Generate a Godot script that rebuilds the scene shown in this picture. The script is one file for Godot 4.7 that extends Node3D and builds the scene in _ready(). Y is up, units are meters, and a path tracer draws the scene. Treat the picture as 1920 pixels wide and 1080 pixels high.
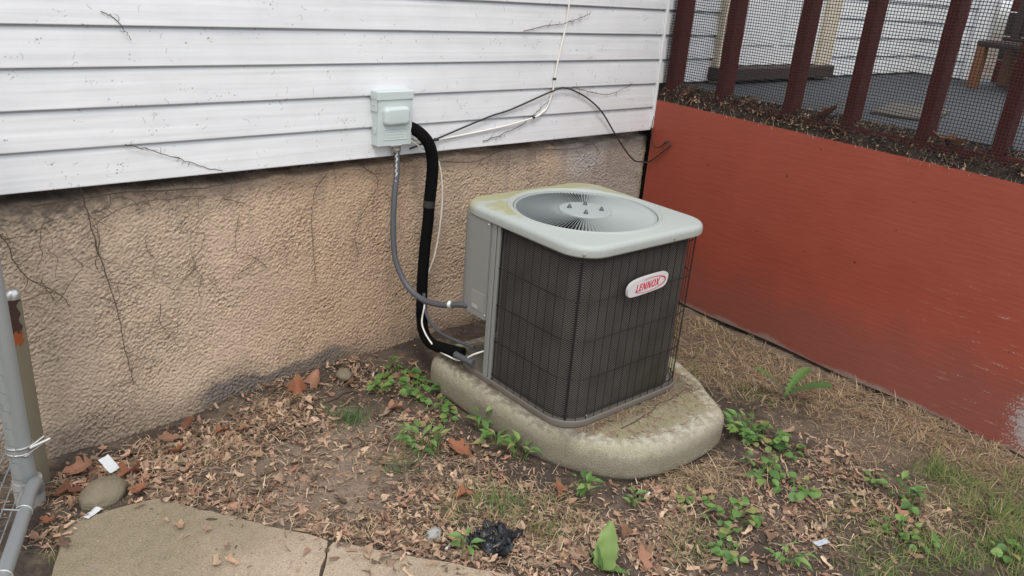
extends Node3D

var rng := RandomNumberGenerator.new()
var M := {}
var used := {}
var hill := FastNoiseLite.new()
var fine := FastNoiseLite.new()

# ---------------------------------------------------------------- naming
func numbered(n: String) -> String:
	if not used.has(n):
		used[n] = 0
		return n
	used[n] += 1
	return "%s_%03d" % [n, used[n]]

func tag(o: Node3D, label: String, category: String, group := "", kind := "") -> Node3D:
	o.set_meta("label", label)
	if category != "":
		o.set_meta("category", category)
	if group != "":
		o.set_meta("group", group)
	if kind != "":
		o.set_meta("kind", kind)
	return o

func thing(called: String, label: String, category: String, at := Vector3.ZERO, turn := 0.0, group := "") -> Node3D:
	var o := Node3D.new()
	o.name = numbered(called)
	add_child(o, true)
	o.position = at
	o.rotation.y = turn
	tag(o, label, category, group)
	return o

func put(called: String, mesh: Mesh, m: Material, parent: Node3D = null, xf := Transform3D.IDENTITY) -> MeshInstance3D:
	var o := MeshInstance3D.new()
	o.mesh = mesh
	o.material_override = m
	o.transform = xf
	if parent == null:
		o.name = numbered(called)
		add_child(o, true)
	else:
		var n := 0
		var nm := called
		while parent.has_node(NodePath(nm)):
			n += 1
			nm = "%s_%03d" % [called, n]
		o.name = nm
		parent.add_child(o, true)
	return o

# ---------------------------------------------------------------- shapes
func lin(r: float, g: float, b: float) -> Color:
	return Color(r, g, b).linear_to_srgb()

func mat(c: Color, rough := 0.8, metal := 0.0) -> StandardMaterial3D:
	var m := StandardMaterial3D.new()
	m.albedo_color = c
	m.roughness = rough
	m.metallic = metal
	return m

func V(x: float, y: float, z: float) -> Vector3:
	return Vector3(x, y, z)

func surf(pos: PackedVector3Array, uv: PackedVector2Array, idx: PackedInt32Array, smooth := true) -> ArrayMesh:
	var a := []
	a.resize(Mesh.ARRAY_MAX)
	a[Mesh.ARRAY_VERTEX] = pos
	if uv.size() == pos.size():
		a[Mesh.ARRAY_TEX_UV] = uv
	a[Mesh.ARRAY_INDEX] = idx
	if smooth:
		var n := PackedVector3Array()
		n.resize(pos.size())
		for k in range(0, idx.size(), 3):
			var i0 := idx[k]
			var i1 := idx[k + 1]
			var i2 := idx[k + 2]
			var f := (pos[i2] - pos[i0]).cross(pos[i1] - pos[i0])
			n[i0] += f
			n[i1] += f
			n[i2] += f
		for k in n.size():
			n[k] = n[k].normalized() if n[k].length_squared() > 1e-20 else Vector3.UP
		a[Mesh.ARRAY_NORMAL] = n
	var am := ArrayMesh.new()
	am.add_surface_from_arrays(Mesh.PRIMITIVE_TRIANGLES, a)
	return am

# rows of points; the outward side is (along a row) x (from row to row)
func loft(rows: Array, closed := false, uvs: Array = [], smooth := true) -> ArrayMesh:
	var nu: int = rows[0].size()
	var pos := PackedVector3Array()
	var uv := PackedVector2Array()
	var idx := PackedInt32Array()
	for j in rows.size():
		for i in nu:
			pos.append(rows[j][i])
			if uvs.size():
				uv.append(uvs[j][i])
	var lim := nu if closed else nu - 1
	for j in rows.size() - 1:
		for i in lim:
			var a := j * nu + i
			var b := j * nu + (i + 1) % nu
			var c := b + nu
			var d := a + nu
			idx.append_array(PackedInt32Array([a, c, b, a, d, c]))
	if smooth:
		return surf(pos, uv, idx)
	return unshared(pos, uv, idx)

func unshared(pos: PackedVector3Array, uv: PackedVector2Array, idx: PackedInt32Array) -> ArrayMesh:
	var p := PackedVector3Array()
	var u := PackedVector2Array()
	var ix := PackedInt32Array()
	for k in idx.size():
		p.append(pos[idx[k]])
		if uv.size():
			u.append(uv[idx[k]])
		ix.append(k)
	return surf(p, u, ix)

# convex faces turned to look away from their centre
func hull_faces(faces: Array, centre: Vector3) -> ArrayMesh:
	var p := PackedVector3Array()
	var ix := PackedInt32Array()
	for f in faces:
		var n: Vector3 = (f[1] - f[0]).cross(f[2] - f[0])
		var g: Array = f.duplicate()
		if n.dot(f[0] - centre) > 0:
			g.reverse()
		var s := p.size()
		for q in g:
			p.append(q)
		for k in range(1, g.size() - 1):
			ix.append_array(PackedInt32Array([s, s + k, s + k + 1]))
	return surf(p, PackedVector2Array(), ix)

func cbox(size: Vector3, c := 0.002, centre := Vector3.ZERO) -> ArrayMesh:
	var h := size / 2
	c = minf(c, minf(h.x, minf(h.y, h.z)) * 0.9)
	var faces := []
	for ax in 3:
		var b := (ax + 1) % 3
		var d := (ax + 2) % 3
		for s in [-1.0, 1.0]:
			var f := []
			for q in [[-1, -1], [1, -1], [1, 1], [-1, 1]]:
				var v := Vector3.ZERO
				v[ax] = s * h[ax]
				v[b] = q[0] * (h[b] - c)
				v[d] = q[1] * (h[d] - c)
				f.append(v)
			faces.append(f)
		for s in [-1.0, 1.0]:
			for t in [-1.0, 1.0]:
				var f := []
				for q in [[0, -1], [0, 1], [1, 1], [1, -1]]:
					var v := Vector3.ZERO
					v[ax] = q[1] * (h[ax] - c)
					v[b] = s * (h[b] - (c if q[0] == 0 else 0.0))
					v[d] = t * (h[d] - (0.0 if q[0] == 0 else c))
					f.append(v)
				faces.append(f)
	for sx in [-1.0, 1.0]:
		for sy in [-1.0, 1.0]:
			for sz in [-1.0, 1.0]:
				faces.append([V(sx * h.x, sy * (h.y - c), sz * (h.z - c)), V(sx * (h.x - c), sy * h.y, sz * (h.z - c)), V(sx * (h.x - c), sy * (h.y - c), sz * h.z)])
	for f in faces:
		for k in f.size():
			f[k] += centre
	return hull_faces(faces, centre)

func spanbox(a: Vector3, b: Vector3, c := 0.002) -> ArrayMesh:
	return cbox((b - a).abs(), c, (a + b) / 2)

func smooth_path(pts: Array, per := 6) -> Array:
	var out := []
	for i in pts.size() - 1:
		var p0: Vector3 = pts[maxi(i - 1, 0)]
		var p1: Vector3 = pts[i]
		var p2: Vector3 = pts[i + 1]
		var p3: Vector3 = pts[mini(i + 2, pts.size() - 1)]
		for k in per:
			out.append(p1.cubic_interpolate(p2, p0, p3, float(k) / per))
	out.append(pts[pts.size() - 1])
	return out

func tube(pts: Array, r: float, sides := 8, ends := true, r_end := -1.0) -> ArrayMesh:
	var rows := []
	var uvs := []
	var t0: Vector3 = (pts[1] - pts[0]).normalized()
	var n := t0.cross(Vector3.UP)
	if n.length() < 0.1:
		n = t0.cross(Vector3.RIGHT)
	n = n.normalized()
	var run := 0.0
	for i in pts.size():
		var t: Vector3 = (pts[mini(i + 1, pts.size() - 1)] - pts[maxi(i - 1, 0)]).normalized()
		n = (n - t * n.dot(t)).normalized()
		var b := t.cross(n)
		var rr := r if r_end < 0 else lerpf(r, r_end, float(i) / (pts.size() - 1))
		if i > 0:
			run += (pts[i] - pts[i - 1]).length()
		var row := []
		var ur := []
		for k in sides:
			var a := TAU * k / sides
			row.append(pts[i] + (n * cos(a) + b * sin(a)) * rr)
			ur.append(Vector2(float(k) / sides, run * 8.0))
		if ends and i == 0:
			var cap := []
			for k in sides:
				cap.append(pts[i])
			rows.append(cap)
			uvs.append(ur)
			rows.append(row.duplicate())
			uvs.append(ur)
		rows.append(row)
		uvs.append(ur)
		if ends and i == pts.size() - 1:
			rows.append(row.duplicate())
			uvs.append(ur)
			var cap2 := []
			for k in sides:
				cap2.append(pts[i])
			rows.append(cap2)
			uvs.append(ur)
	return loft(rows, true, uvs)

func joined(list: Array) -> ArrayMesh:
	var st := SurfaceTool.new()
	st.begin(Mesh.PRIMITIVE_TRIANGLES)
	for e in list:
		if e is Array:
			st.append_from(e[0], 0, e[1])
		else:
			st.append_from(e, 0, Transform3D.IDENTITY)
	return st.commit()

func lathe(prof: Array, sides := 24) -> ArrayMesh:   # prof: Vector2(r, y) from bottom to top
	var rows := []
	for q in prof:
		var row := []
		for k in sides:
			var a := -TAU * k / sides
			row.append(V(q.x * cos(a), q.y, q.x * sin(a)))
		rows.append(row)
	return loft(rows, true)

# a flat polygon given as (a, b) pairs in counter-clockwise order seen from the tip of n, made h thick along n
func slab_of(poly: PackedVector2Array, o: Vector3, ea: Vector3, eb: Vector3, n: Vector3, h: float, bev := 0.0, uvs := 1.0) -> ArrayMesh:
	var pos := PackedVector3Array()
	var uv := PackedVector2Array()
	var idx := PackedInt32Array()
	var inner := poly
	if bev > 0:
		var off := Geometry2D.offset_polygon(poly, -bev, Geometry2D.JOIN_MITER)
		if off.size() == 1 and off[0].size() == poly.size():
			inner = off[0]
			var best := 0
			for k in inner.size():
				if inner[k].distance_to(poly[0]) < inner[best].distance_to(poly[0]):
					best = k
			var turned := PackedVector2Array()
			for k in inner.size():
				turned.append(inner[(k + best) % inner.size()])
			inner = turned
		else:
			bev = 0.0
	var tri := Geometry2D.triangulate_polygon(inner)
	for q in inner:
		pos.append(o + ea * q.x + eb * q.y + n * h)
		uv.append(q * uvs)
	for k in range(0, tri.size(), 3):
		var a: Vector2 = inner[tri[k]]
		var b: Vector2 = inner[tri[k + 1]]
		var c: Vector2 = inner[tri[k + 2]]
		var ccw := (b - a).cross(c - a) > 0
		idx.append_array(PackedInt32Array([tri[k], tri[k + 2], tri[k + 1]] if ccw else [tri[k], tri[k + 1], tri[k + 2]]))
	var levels := [[inner, h], [poly, h - bev], [poly, 0.0]] if bev > 0 else [[poly, h], [poly, 0.0]]
	for l in levels.size() - 1:
		for k in poly.size():
			var k2 := (k + 1) % poly.size()
			var s := pos.size()
			for e in [[l + 1, k], [l + 1, k2], [l, k2], [l, k]]:
				var q: Vector2 = levels[e[0]][0][e[1]]
				pos.append(o + ea * q.x + eb * q.y + n * levels[e[0]][1])
				uv.append(q * uvs + Vector2(0, (h - levels[e[0]][1]) * uvs))
			idx.append_array(PackedInt32Array([s, s + 2, s + 1, s, s + 3, s + 2]))
	return surf(pos, uv, idx)

func round_square(a: float, r: float, y: float, n := 8, b := -1.0) -> Array:
	var out := []
	if b < 0:
		b = a
	var sg := [[1, 1], [-1, 1], [-1, -1], [1, -1]]
	for k in 4:
		for i in n + 1:
			var t := PI / 2 * (k + float(i) / n)
			out.append(V((a - r) * sg[k][0] + r * cos(t), y, (b - r) * sg[k][1] + r * sin(t)))
	out.reverse()
	return out

func by_angle(ring: Array, n: int) -> Array:   # the same outline with its points at even angles
	var out := []
	for k in n:
		var a := -TAU * k / n
		var d := Vector2(cos(a), sin(a))
		for i in ring.size():
			var p: Vector3 = ring[i]
			var q: Vector3 = ring[(i + 1) % ring.size()]
			var c0 := d.cross(Vector2(p.x, p.z))
			var c1 := d.cross(Vector2(q.x, q.z))
			if c0 >= 0 and c1 < 0 and d.dot(Vector2(p.x, p.z)) > 0:
				out.append(p.lerp(q, c0 / (c0 - c1)))
				break
	return out

func closed_curve(pts: Array, per: int) -> Array:
	var out := []
	var n := pts.size()
	for i in n:
		for k in per:
			var a: Vector2 = pts[i]
			out.append(a.cubic_interpolate(pts[(i + 1) % n], pts[(i + n - 1) % n], pts[(i + 2) % n], float(k) / per))
	return out

# ---------------------------------------------------------------- textures
func noise_bytes(w: int, h: int, freq: float, sd: int, oct := 4, sx := 1, sy := 1, type := FastNoiseLite.TYPE_SIMPLEX_SMOOTH) -> PackedByteArray:
	var f := FastNoiseLite.new()
	f.seed = sd
	f.frequency = freq
	f.noise_type = type
	f.fractal_octaves = oct
	var im := f.get_image(w / sx, h / sy, false, false, true)
	if sx != 1 or sy != 1:
		im.resize(w, h, Image.INTERPOLATE_CUBIC)
	im.convert(Image.FORMAT_L8)
	return im.get_data()

func gray_tex(b: PackedByteArray, w: int, h: int) -> ImageTexture:
	return ImageTexture.create_from_image(Image.create_from_data(w, h, false, Image.FORMAT_L8, b))

var to_s := PackedByteArray()
func paint(w: int, h: int, f: Callable) -> Image:   # f(x, y, index) gives a linear colour
	if to_s.is_empty():
		to_s.resize(4097)
		for i in 4097:
			to_s[i] = int(round(255.0 * Color(i / 4096.0, 0, 0).linear_to_srgb().r))
	var d := PackedByteArray()
	d.resize(w * h * 3)
	var i := 0
	for y in h:
		for x in w:
			var c: Color = f.call(x, y, i)
			d[i * 3] = to_s[clampi(int(c.r * 4096), 0, 4096)]
			d[i * 3 + 1] = to_s[clampi(int(c.g * 4096), 0, 4096)]
			d[i * 3 + 2] = to_s[clampi(int(c.b * 4096), 0, 4096)]
			i += 1
	return Image.create_from_data(w, h, false, Image.FORMAT_RGB8, d)

func textured(im: Image, rough := 0.9) -> StandardMaterial3D:
	var m := StandardMaterial3D.new()
	im.generate_mipmaps()
	m.albedo_texture = ImageTexture.create_from_image(im)
	m.roughness = rough
	return m

func relief(m: StandardMaterial3D, t: Texture2D, cm: float) -> void:
	m.heightmap_enabled = true
	m.heightmap_texture = t
	m.heightmap_scale = cm

func blot(im: Image, x: float, y: float, r: float, c: Color, a: float) -> void:
	for j in range(int(y - r), int(y + r) + 2):
		for i in range(int(x - r), int(x + r) + 2):
			if i < 0 or j < 0 or i >= im.get_width() or j >= im.get_height():
				continue
			var d := Vector2(i - x, j - y).length()
			var k := clampf(r + 0.5 - d, 0, 1) * a
			if k > 0:
				im.set_pixel(i, j, im.get_pixel(i, j).lerp(c, k))

func sstep(a: float, b: float, x: float) -> float:
	return smoothstep(a, b, x)

func make_materials() -> void:
	# --- vinyl siding: off-white with rootlet marks left by a vine, eight rows of boards
	var w := 2048
	var h := 512
	var n1 := noise_bytes(w, h, 0.012, 11, 4)
	var n2 := noise_bytes(w, h, 0.02, 12, 3, 8, 1)
	var im := paint(w, h, func(_x: int, y: int, i: int) -> Color:
		var v := 0.735 + (n1[i] - 128) * 0.00022 + (n2[i] - 128) * 0.0002
		var k := (y % 64) / 64.0
		var g := sstep(0.16, 0.02, k) * 0.12 * (n1[i] / 255.0)
		return Color(v * 0.97 - g, v * 0.988 - g * 1.02, v * 1.008 - g * 1.1))
	rng.seed = 5
	for c in 520:
		var cx := rng.randf() * w
		var cy := rng.randf() * h
		if rng.randf() < 0.35:
			cx = lerpf(0.5, 1.0, rng.randf()) * w
		var dark := rng.randf_range(0.25, 0.5)
		for k in rng.randi_range(2, 11):
			blot(im, cx + rng.randfn() * 6, cy + rng.randfn() * 4.0, 0.2 + pow(rng.randf(), 3.0) * 1.0, Color(dark, dark * 0.96, dark * 0.9), rng.randf_range(0.25, 0.8))
	for c in 260:
		var cx := rng.randf() * w
		var cy := rng.randf() * h
		var a := rng.randf() * TAU
		for k in rng.randi_range(4, 14):
			a += rng.randfn() * 0.45
			cx += cos(a) * 0.9
			cy += sin(a) * 1.0
			blot(im, cx, cy, 0.35, Color(0.42, 0.4, 0.37), 0.55)
	M.siding = textured(im, 0.42)
	var gr := noise_bytes(1024, 512, 0.045, 13, 3, 16, 1)
	relief(M.siding, gray_tex(gr, 1024, 512), 0.12)

	# --- stucco on the foundation: tan, greyer towards the right and the top left
	w = 1536
	h = 480
	var a1 := noise_bytes(w, h, 0.006, 21, 4)
	var a2 := noise_bytes(w, h, 0.05, 22, 3)
	var a3 := noise_bytes(w, h, 0.16, 23, 2)
	var a4 := noise_bytes(w, h, 0.03, 24, 3, 1, 8)
	im = paint(w, h, func(x: int, y: int, i: int) -> Color:
		var px := -3.4 + 3.4 * x / 1536.0
		var py := 0.9 - 1.05 * y / 480.0
		var t := a1[i] / 255.0
		var c := Color(0.575, 0.435, 0.315).lerp(Color(0.49, 0.38, 0.285), t)
		c = c.lerp(Color(0.50, 0.335, 0.215), sstep(-2.3, -1.75, px) * sstep(-1.2, -1.6, px) * 0.6)
		c = c.lerp(Color(0.375, 0.325, 0.285), sstep(-0.95, -0.3, px + (t - 0.5) * 0.5) * 0.9)
		c = c.lerp(Color(0.36, 0.295, 0.23), sstep(-2.2, -2.9, px + (t - 0.5) * 0.6) * 0.65)
		var patch := sstep(0.16, 0.09, Vector2((px + 0.42) * 0.75, py - 0.78 + (t - 0.5) * 0.1).length())
		c = c.lerp(Color(0.47, 0.43, 0.39), patch * 0.85)
		var soot_and_shade := sstep(0.74, 0.83, py + (a2[i] - 128) * 0.0006 + (t - 0.5) * 0.10) * (0.16 + 0.5 * sstep(-1.9, -2.7, px))
		soot_and_shade = maxf(soot_and_shade, 0.9 * sstep(0.795, 0.825, py + (t - 0.5) * 0.03 - 0.012 * sstep(-1.9, -1.2, px)))  # top band: soot stain together with painted shadow below the siding
		c = c.lerp(Color(0.06, 0.05, 0.045), soot_and_shade)
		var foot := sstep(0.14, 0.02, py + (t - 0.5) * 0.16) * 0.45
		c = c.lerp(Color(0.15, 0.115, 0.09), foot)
		var strip := sstep(0.055, 0.035, py - 0.02 - 0.05 * (px + 2.0) + (t - 0.5) * 0.06) * sstep(-2.36, -2.26, px) * sstep(-1.55, -1.8, px)
		c = c.lerp(Color(0.13, 0.115, 0.105), strip * 0.75)
		var fleck := sstep(0.70, 0.86, a3[i] / 255.0) * sstep(0.25, 0.65, a2[i] / 255.0)
		c = c.lerp(Color(0.13, 0.10, 0.075), fleck * 0.6)
		var drip := sstep(0.60, 0.78, a4[i] / 255.0) * sstep(0.25, 0.8, py) * 0.3
		c = c.lerp(Color(0.24, 0.19, 0.15), drip)
		return c * (0.84 + (a2[i] / 255.0) * 0.24 + (a3[i] / 255.0 - 0.5) * 0.30))
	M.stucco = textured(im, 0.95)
	relief(M.stucco, gray_tex(a3, w, h), 0.55)

	# --- painted plywood skirt
	w = 1024
	h = 512
	var b1 := noise_bytes(w, h, 0.008, 31, 4)
	var b2 := noise_bytes(w, h, 0.11, 32, 4, 8, 1)
	var b3 := noise_bytes(w, h, 0.25, 33, 2)
	im = paint(w, h, func(x: int, y: int, i: int) -> Color:
		var pz := 2.4 * x / 1024.0
		var py := 1.02 - 1.04 * y / 512.0
		var t := b1[i] / 255.0
		var g := b2[i] / 255.0
		var c := Color(0.285, 0.056, 0.031).lerp(Color(0.315, 0.066, 0.038), t)
		c = c * (0.985 + 0.03 * g)
		var low := sstep(0.36, 0.02, py + (t - 0.5) * 0.12 - 0.05 * pz)
		c = c.lerp(Color(0.185, 0.080, 0.066), low * 0.5 * (0.75 + 0.5 * b3[i] / 255.0))
		c = c.lerp(Color(0.27, 0.21, 0.18), sstep(0.060, 0.040, py + (t - 0.5) * 0.05 + (b3[i] / 255.0 - 0.5) * 0.02 + 0.02 * pz) * 0.75)
		var bare := sstep(0.105, 0.085, Vector2((pz - 2.02) * 0.8, (py - 0.13) * 0.7).length() + (g - 0.5) * 0.06 + (b3[i] / 255.0 - 0.5) * 0.10)
		c = c.lerp(Color(0.36, 0.33, 0.32), bare)
		var worn := sstep(0.80, 0.9, g + (b3[i] / 255.0 - 0.5) * 0.35) * sstep(1.3, 1.9, pz) * sstep(0.8, 0.4, py)
		c = c.lerp(Color(0.45, 0.30, 0.25), worn * 0.75)
		return c)
	for k in 26:
		blot(im, rng.randf() * w, rng.randf() * h * 0.7, rng.randf_range(0.8, 2.6), Color(0.30, 0.12, 0.09), rng.randf_range(0.3, 0.8))
	for k in 12:
		blot(im, rng.randf() * w, rng.randf() * h * 0.8, rng.randf_range(0.5, 1.2), Color(0.75, 0.55, 0.48), 0.6)
	M.skirt = textured(im, 0.52)
	relief(M.skirt, gray_tex(b2, w, h), 0.05)

	# --- soil
	w = 1024
	h = 1024
	var s1 := noise_bytes(w, h, 0.012, 41, 4)
	var s2 := noise_bytes(w, h, 0.07, 42, 4)
	var s3 := noise_bytes(w, h, 0.3, 43, 2)
	im = paint(w, h, func(x: int, y: int, i: int) -> Color:
		var px := -3.6 + 4.0 * x / 1024.0
		var pz := -0.1 + 4.0 * y / 1024.0
		var t := s1[i] / 255.0
		var u := s2[i] / 255.0
		var v := s3[i] / 255.0
		var c := Color(0.062, 0.045, 0.034).lerp(Color(0.125, 0.092, 0.068), sstep(0.35, 0.75, t * 0.6 + u * 0.4))
		var dusty := sstep(0.40, 0.12, Vector2((px + 2.12) * 0.8, pz - 0.58).length() + (t - 0.5) * 0.18)
		c = c.lerp(Color(0.235, 0.178, 0.132), dusty * 0.9)
		var dry := sstep(-0.75, -0.35, px + (t - 0.5) * 0.4)
		c = c.lerp(Color(0.17, 0.125, 0.085), dry * 0.7)
		return c * (0.72 + 0.34 * u + (v - 0.5) * 0.5))
	for k in 900:
		var q := rng.randf_range(0.16, 0.42)
		blot(im, rng.randf() * w, rng.randf() * h, rng.randf_range(0.3, 0.9), lin(q, q * 0.82, q * 0.66), 0.7)
	M.soil = textured(im, 0.97)
	relief(M.soil, gray_tex(s3, w, h), 0.5)

	# --- mossy cast concrete of the pad
	w = 768
	h = 768
	var c1 := noise_bytes(w, h, 0.008, 51, 5)
	var c2 := noise_bytes(w, h, 0.035, 52, 6)
	var c3 := noise_bytes(w, h, 0.35, 53, 2)
	im = paint(w, h, func(x: int, y: int, i: int) -> Color:
		var px := -1.70 + 1.15 * x / 768.0
		var pz := 0.2 + 1.15 * y / 768.0
		var t := c1[i] / 255.0
		var u := c2[i] / 255.0
		var v := c3[i] / 255.0
		var c := Color(0.32, 0.285, 0.215).lerp(Color(0.52, 0.49, 0.41), sstep(0.30, 0.85, u * 0.5 + t * 0.5))
		var moss := sstep(0.32, 0.72, t * 0.6 + u * 0.4 + 0.12 * sstep(-1.1, -0.8, px) - 0.10 * sstep(1.12, 1.25, pz))
		c = c.lerp(Color(0.245, 0.225, 0.115), moss * 0.6)
		var edge := pad_edge(px, pz) + (u - 0.5) * 0.14
		c = c.lerp(Color(0.215, 0.19, 0.095), sstep(0.93, 0.80, edge) * (0.35 + 0.4 * sstep(0.3, 0.7, u)))
		c = c.lerp(Color(0.58, 0.55, 0.47), sstep(0.84, 0.92, edge) * sstep(1.03, 0.96, edge) * sstep(0.35, 0.75, u) * (0.25 + 0.4 * v))
		c = c.lerp(Color(0.17, 0.145, 0.10), sstep(1.02, 1.12, edge) * 0.5)
		var pock := sstep(0.80, 0.92, v) * sstep(0.4, 0.7, u)
		c = c.lerp(Color(0.07, 0.06, 0.045), pock * 0.7)
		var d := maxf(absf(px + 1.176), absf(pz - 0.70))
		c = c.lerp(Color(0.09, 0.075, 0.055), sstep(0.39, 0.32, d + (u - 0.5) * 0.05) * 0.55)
		return c * (0.42 + 1.12 * v))
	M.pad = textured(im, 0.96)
	relief(M.pad, gray_tex(c3, w, h), 0.45)

	# --- walkway concrete
	w = 768
	h = 768
	var e1 := noise_bytes(w, h, 0.008, 61, 4)
	var e2 := noise_bytes(w, h, 0.05, 62, 4)
	var e3 := noise_bytes(w, h, 0.4, 63, 2)
	im = paint(w, h, func(x: int, y: int, i: int) -> Color:
		var px := -3.5 + 2.0 * x / 768.0
		var pz := 0.3 + 2.0 * y / 768.0
		var t := e1[i] / 255.0
		var c := Color(0.30, 0.235, 0.168).lerp(Color(0.375, 0.30, 0.22), t)
		var green := sstep(0.55, 0.1, Vector2(px + 2.74, (pz - 0.55) * 0.9).length() + (t - 0.5) * 0.35)
		c = c.lerp(Color(0.185, 0.155, 0.098), green * 0.75)
		c = c.lerp(Color(0.20, 0.16, 0.125), sstep(0.62, 0.8, e2[i] / 255.0) * 0.5)
		var crack := absf(e1[i] / 255.0 - 0.52) + 0.05 * absf(e2[i] / 255.0 - 0.5)
		c = c.lerp(Color(0.08, 0.065, 0.05), sstep(0.008, 0.003, crack) * 0.5)
		return c * (0.50 + 0.30 * (e2[i] / 255.0) + 0.76 * (e3[i] / 255.0)))
	for k in 420:
		blot(im, rng.randf() * w, rng.randf() * h, 0.2 + pow(rng.randf(), 3.0) * 1.6, lin(0.06, 0.05, 0.04) if k % 3 else lin(0.45, 0.40, 0.33), 0.75)
	M.walk = textured(im, 0.95)
	relief(M.walk, gray_tex(e3, w, h), 0.3)

	# --- painted steel of the outdoor unit, with yellow-green algae on the cover
	w = 512
	h = 512
	var f1 := noise_bytes(w, h, 0.02, 71, 4)
	var f2 := noise_bytes(w, h, 0.15, 72, 3)
	im = paint(w, h, func(x: int, y: int, i: int) -> Color:
		var px := -0.34 + 0.68 * x / 512.0
		var pz := -0.34 + 0.68 * y / 512.0
		var t := f1[i] / 255.0
		var c := Color(0.365, 0.392, 0.37) * (0.94 + 0.10 * (f2[i] / 255.0))
		var rr := Vector2(px, pz).length()
		var m := sstep(-0.17, -0.24, pz + 0.12 * absf(px) + (t - 0.5) * 0.05)
		m = maxf(m, sstep(0.075, 0.03, Vector2(px + 0.245, (pz + 0.13) * 0.5).length() + (t - 0.5) * 0.05))
		m = maxf(m, sstep(0.10, 0.03, Vector2((px - 0.29) * 1.4, (pz + 0.17) * 0.5).length() + (t - 0.5) * 0.05) * 0.8)
		m *= sstep(0.262, 0.285, rr) * (0.5 + 0.5 * f2[i] / 255.0)
		c = c.lerp(Color(0.285, 0.265, 0.095), clampf(m, 0, 0.85))
		return c)
	M.cover = textured(im, 0.5)
	var grain := NoiseTexture2D.new()
	grain.width = 256
	grain.height = 256
	grain.seamless = true
	var gn := FastNoiseLite.new()
	gn.frequency = 0.06
	gn.fractal_octaves = 4
	grain.noise = gn
	M.shaded_steel = mat(lin(0.235, 0.242, 0.23), 0.5)  # cover paint made darker: shade on the cabinet side is put into the colour
	M.steel_dark = mat(lin(0.12, 0.115, 0.105), 0.6)
	M.vane = mat(lin(0.30, 0.33, 0.322), 0.65)
	M.pan = mat(lin(0.155, 0.14, 0.12), 0.65)
	M.black_wire = mat(lin(0.012, 0.012, 0.012), 0.5)
	M.inside = mat(lin(0.012, 0.012, 0.012), 0.9)
	M.fan = mat(lin(0.05, 0.05, 0.05), 0.6)
	M.bolt = mat(lin(0.11, 0.12, 0.12), 0.5, 0.6)
	M.zinc = mat(lin(0.55, 0.55, 0.53), 0.38, 0.8)

	# --- coil wrapped in a fine diamond net: one cell, repeated
	im = paint(64, 64, func(x: int, y: int, _i: int) -> Color:
		var fx := x / 64.0
		var fy := y / 64.0
		var d1: float = absf(fposmod(fx + fy, 1.0) - 0.5) * 2.0
		var d2: float = absf(fposmod(fx - fy, 1.0) - 0.5) * 2.0
		var k := maxf(sstep(0.56, 0.80, d1), 0.3 * sstep(0.72, 0.92, d2))
		return Color(0.006, 0.0057, 0.0055).lerp(Color(0.14, 0.127, 0.115), k))
	M.coil = textured(im, 0.75)
	var dirt := paint(256, 256, func(x: int, y: int, i: int) -> Color: return Color(1, 1, 1) * (0.35 + 0.65 * absf(sin(x * 0.09) * cos(y * 0.06))))
	dirt.fill(Color(1, 1, 1))

	# --- small things
	M.badge = mat(lin(0.60, 0.60, 0.60), 0.35)
	M.red_print = mat(lin(0.55, 0.012, 0.05), 0.4)
	M.box = mat(lin(0.54, 0.605, 0.595), 0.42)
	M.foam = mat(lin(0.005, 0.005, 0.0053), 0.9)
	M.foam.metallic_specular = 0.2
	relief(M.foam, grain, 0.15)
	M.foam.uv1_triplanar = true
	M.foam.uv1_scale = Vector3(9, 9, 9)
	M.conduit = mat(lin(0.088, 0.092, 0.105), 0.5)
	M.white_wire = mat(lin(0.80, 0.78, 0.71), 0.5)
	M.black_wire2 = mat(lin(0.03, 0.03, 0.03), 0.5)
	M.maroon = mat(lin(0.110, 0.018, 0.014), 0.75)
	M.maroon.metallic_specular = 0.3
	relief(M.maroon, grain, 0.2)
	M.maroon.uv1_triplanar = true
	M.maroon.uv1_scale = Vector3(8, 1.5, 8)
	M.deck = mat(lin(0.040, 0.043, 0.050), 0.7)
	M.net = mat(lin(0.014, 0.013, 0.013), 0.6)
	M.vinyl_plain = mat(lin(0.74, 0.75, 0.76), 0.45)
	M.cream = mat(lin(0.62, 0.55, 0.43), 0.6)
	M.dark_wood = mat(lin(0.035, 0.020, 0.016), 0.75)
	M.orange_wood = mat(lin(0.20, 0.075, 0.028), 0.6)
	M.tan_wood = mat(lin(0.10, 0.088, 0.07), 0.85)
	M.galv = mat(lin(0.36, 0.39, 0.41), 0.42, 0.55)
	M.galv_old = mat(lin(0.30, 0.315, 0.31), 0.7, 0.25)
	M.olive = mat(lin(0.19, 0.165, 0.11), 0.85)
	M.rust = mat(lin(0.30, 0.075, 0.018), 0.9)
	M.brown_paint = mat(lin(0.05, 0.022, 0.018), 0.7)
	M.vine = mat(lin(0.10, 0.072, 0.052), 0.95)
	M.stone = mat(lin(0.19, 0.16, 0.11), 0.9)
	relief(M.stone, grain, 0.3)
	M.stone.uv1_triplanar = true
	M.stone.uv1_scale = Vector3(7, 7, 7)
	M.paper = mat(lin(0.58, 0.60, 0.62), 0.7)
	M.bag = mat(lin(0.016, 0.018, 0.022), 0.28)
	M.greens = []
	for c in [[0.085, 0.185, 0.036], [0.115, 0.23, 0.05], [0.055, 0.13, 0.028], [0.165, 0.26, 0.065], [0.22, 0.22, 0.07]]:
		var g := mat(lin(c[0], c[1], c[2]), 0.55)
		g.backlight_enabled = true
		g.backlight = lin(0.25, 0.25, 0.25)
		g.cull_mode = BaseMaterial3D.CULL_DISABLED
		M.greens.append(g)
	M.leaves = []
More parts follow.
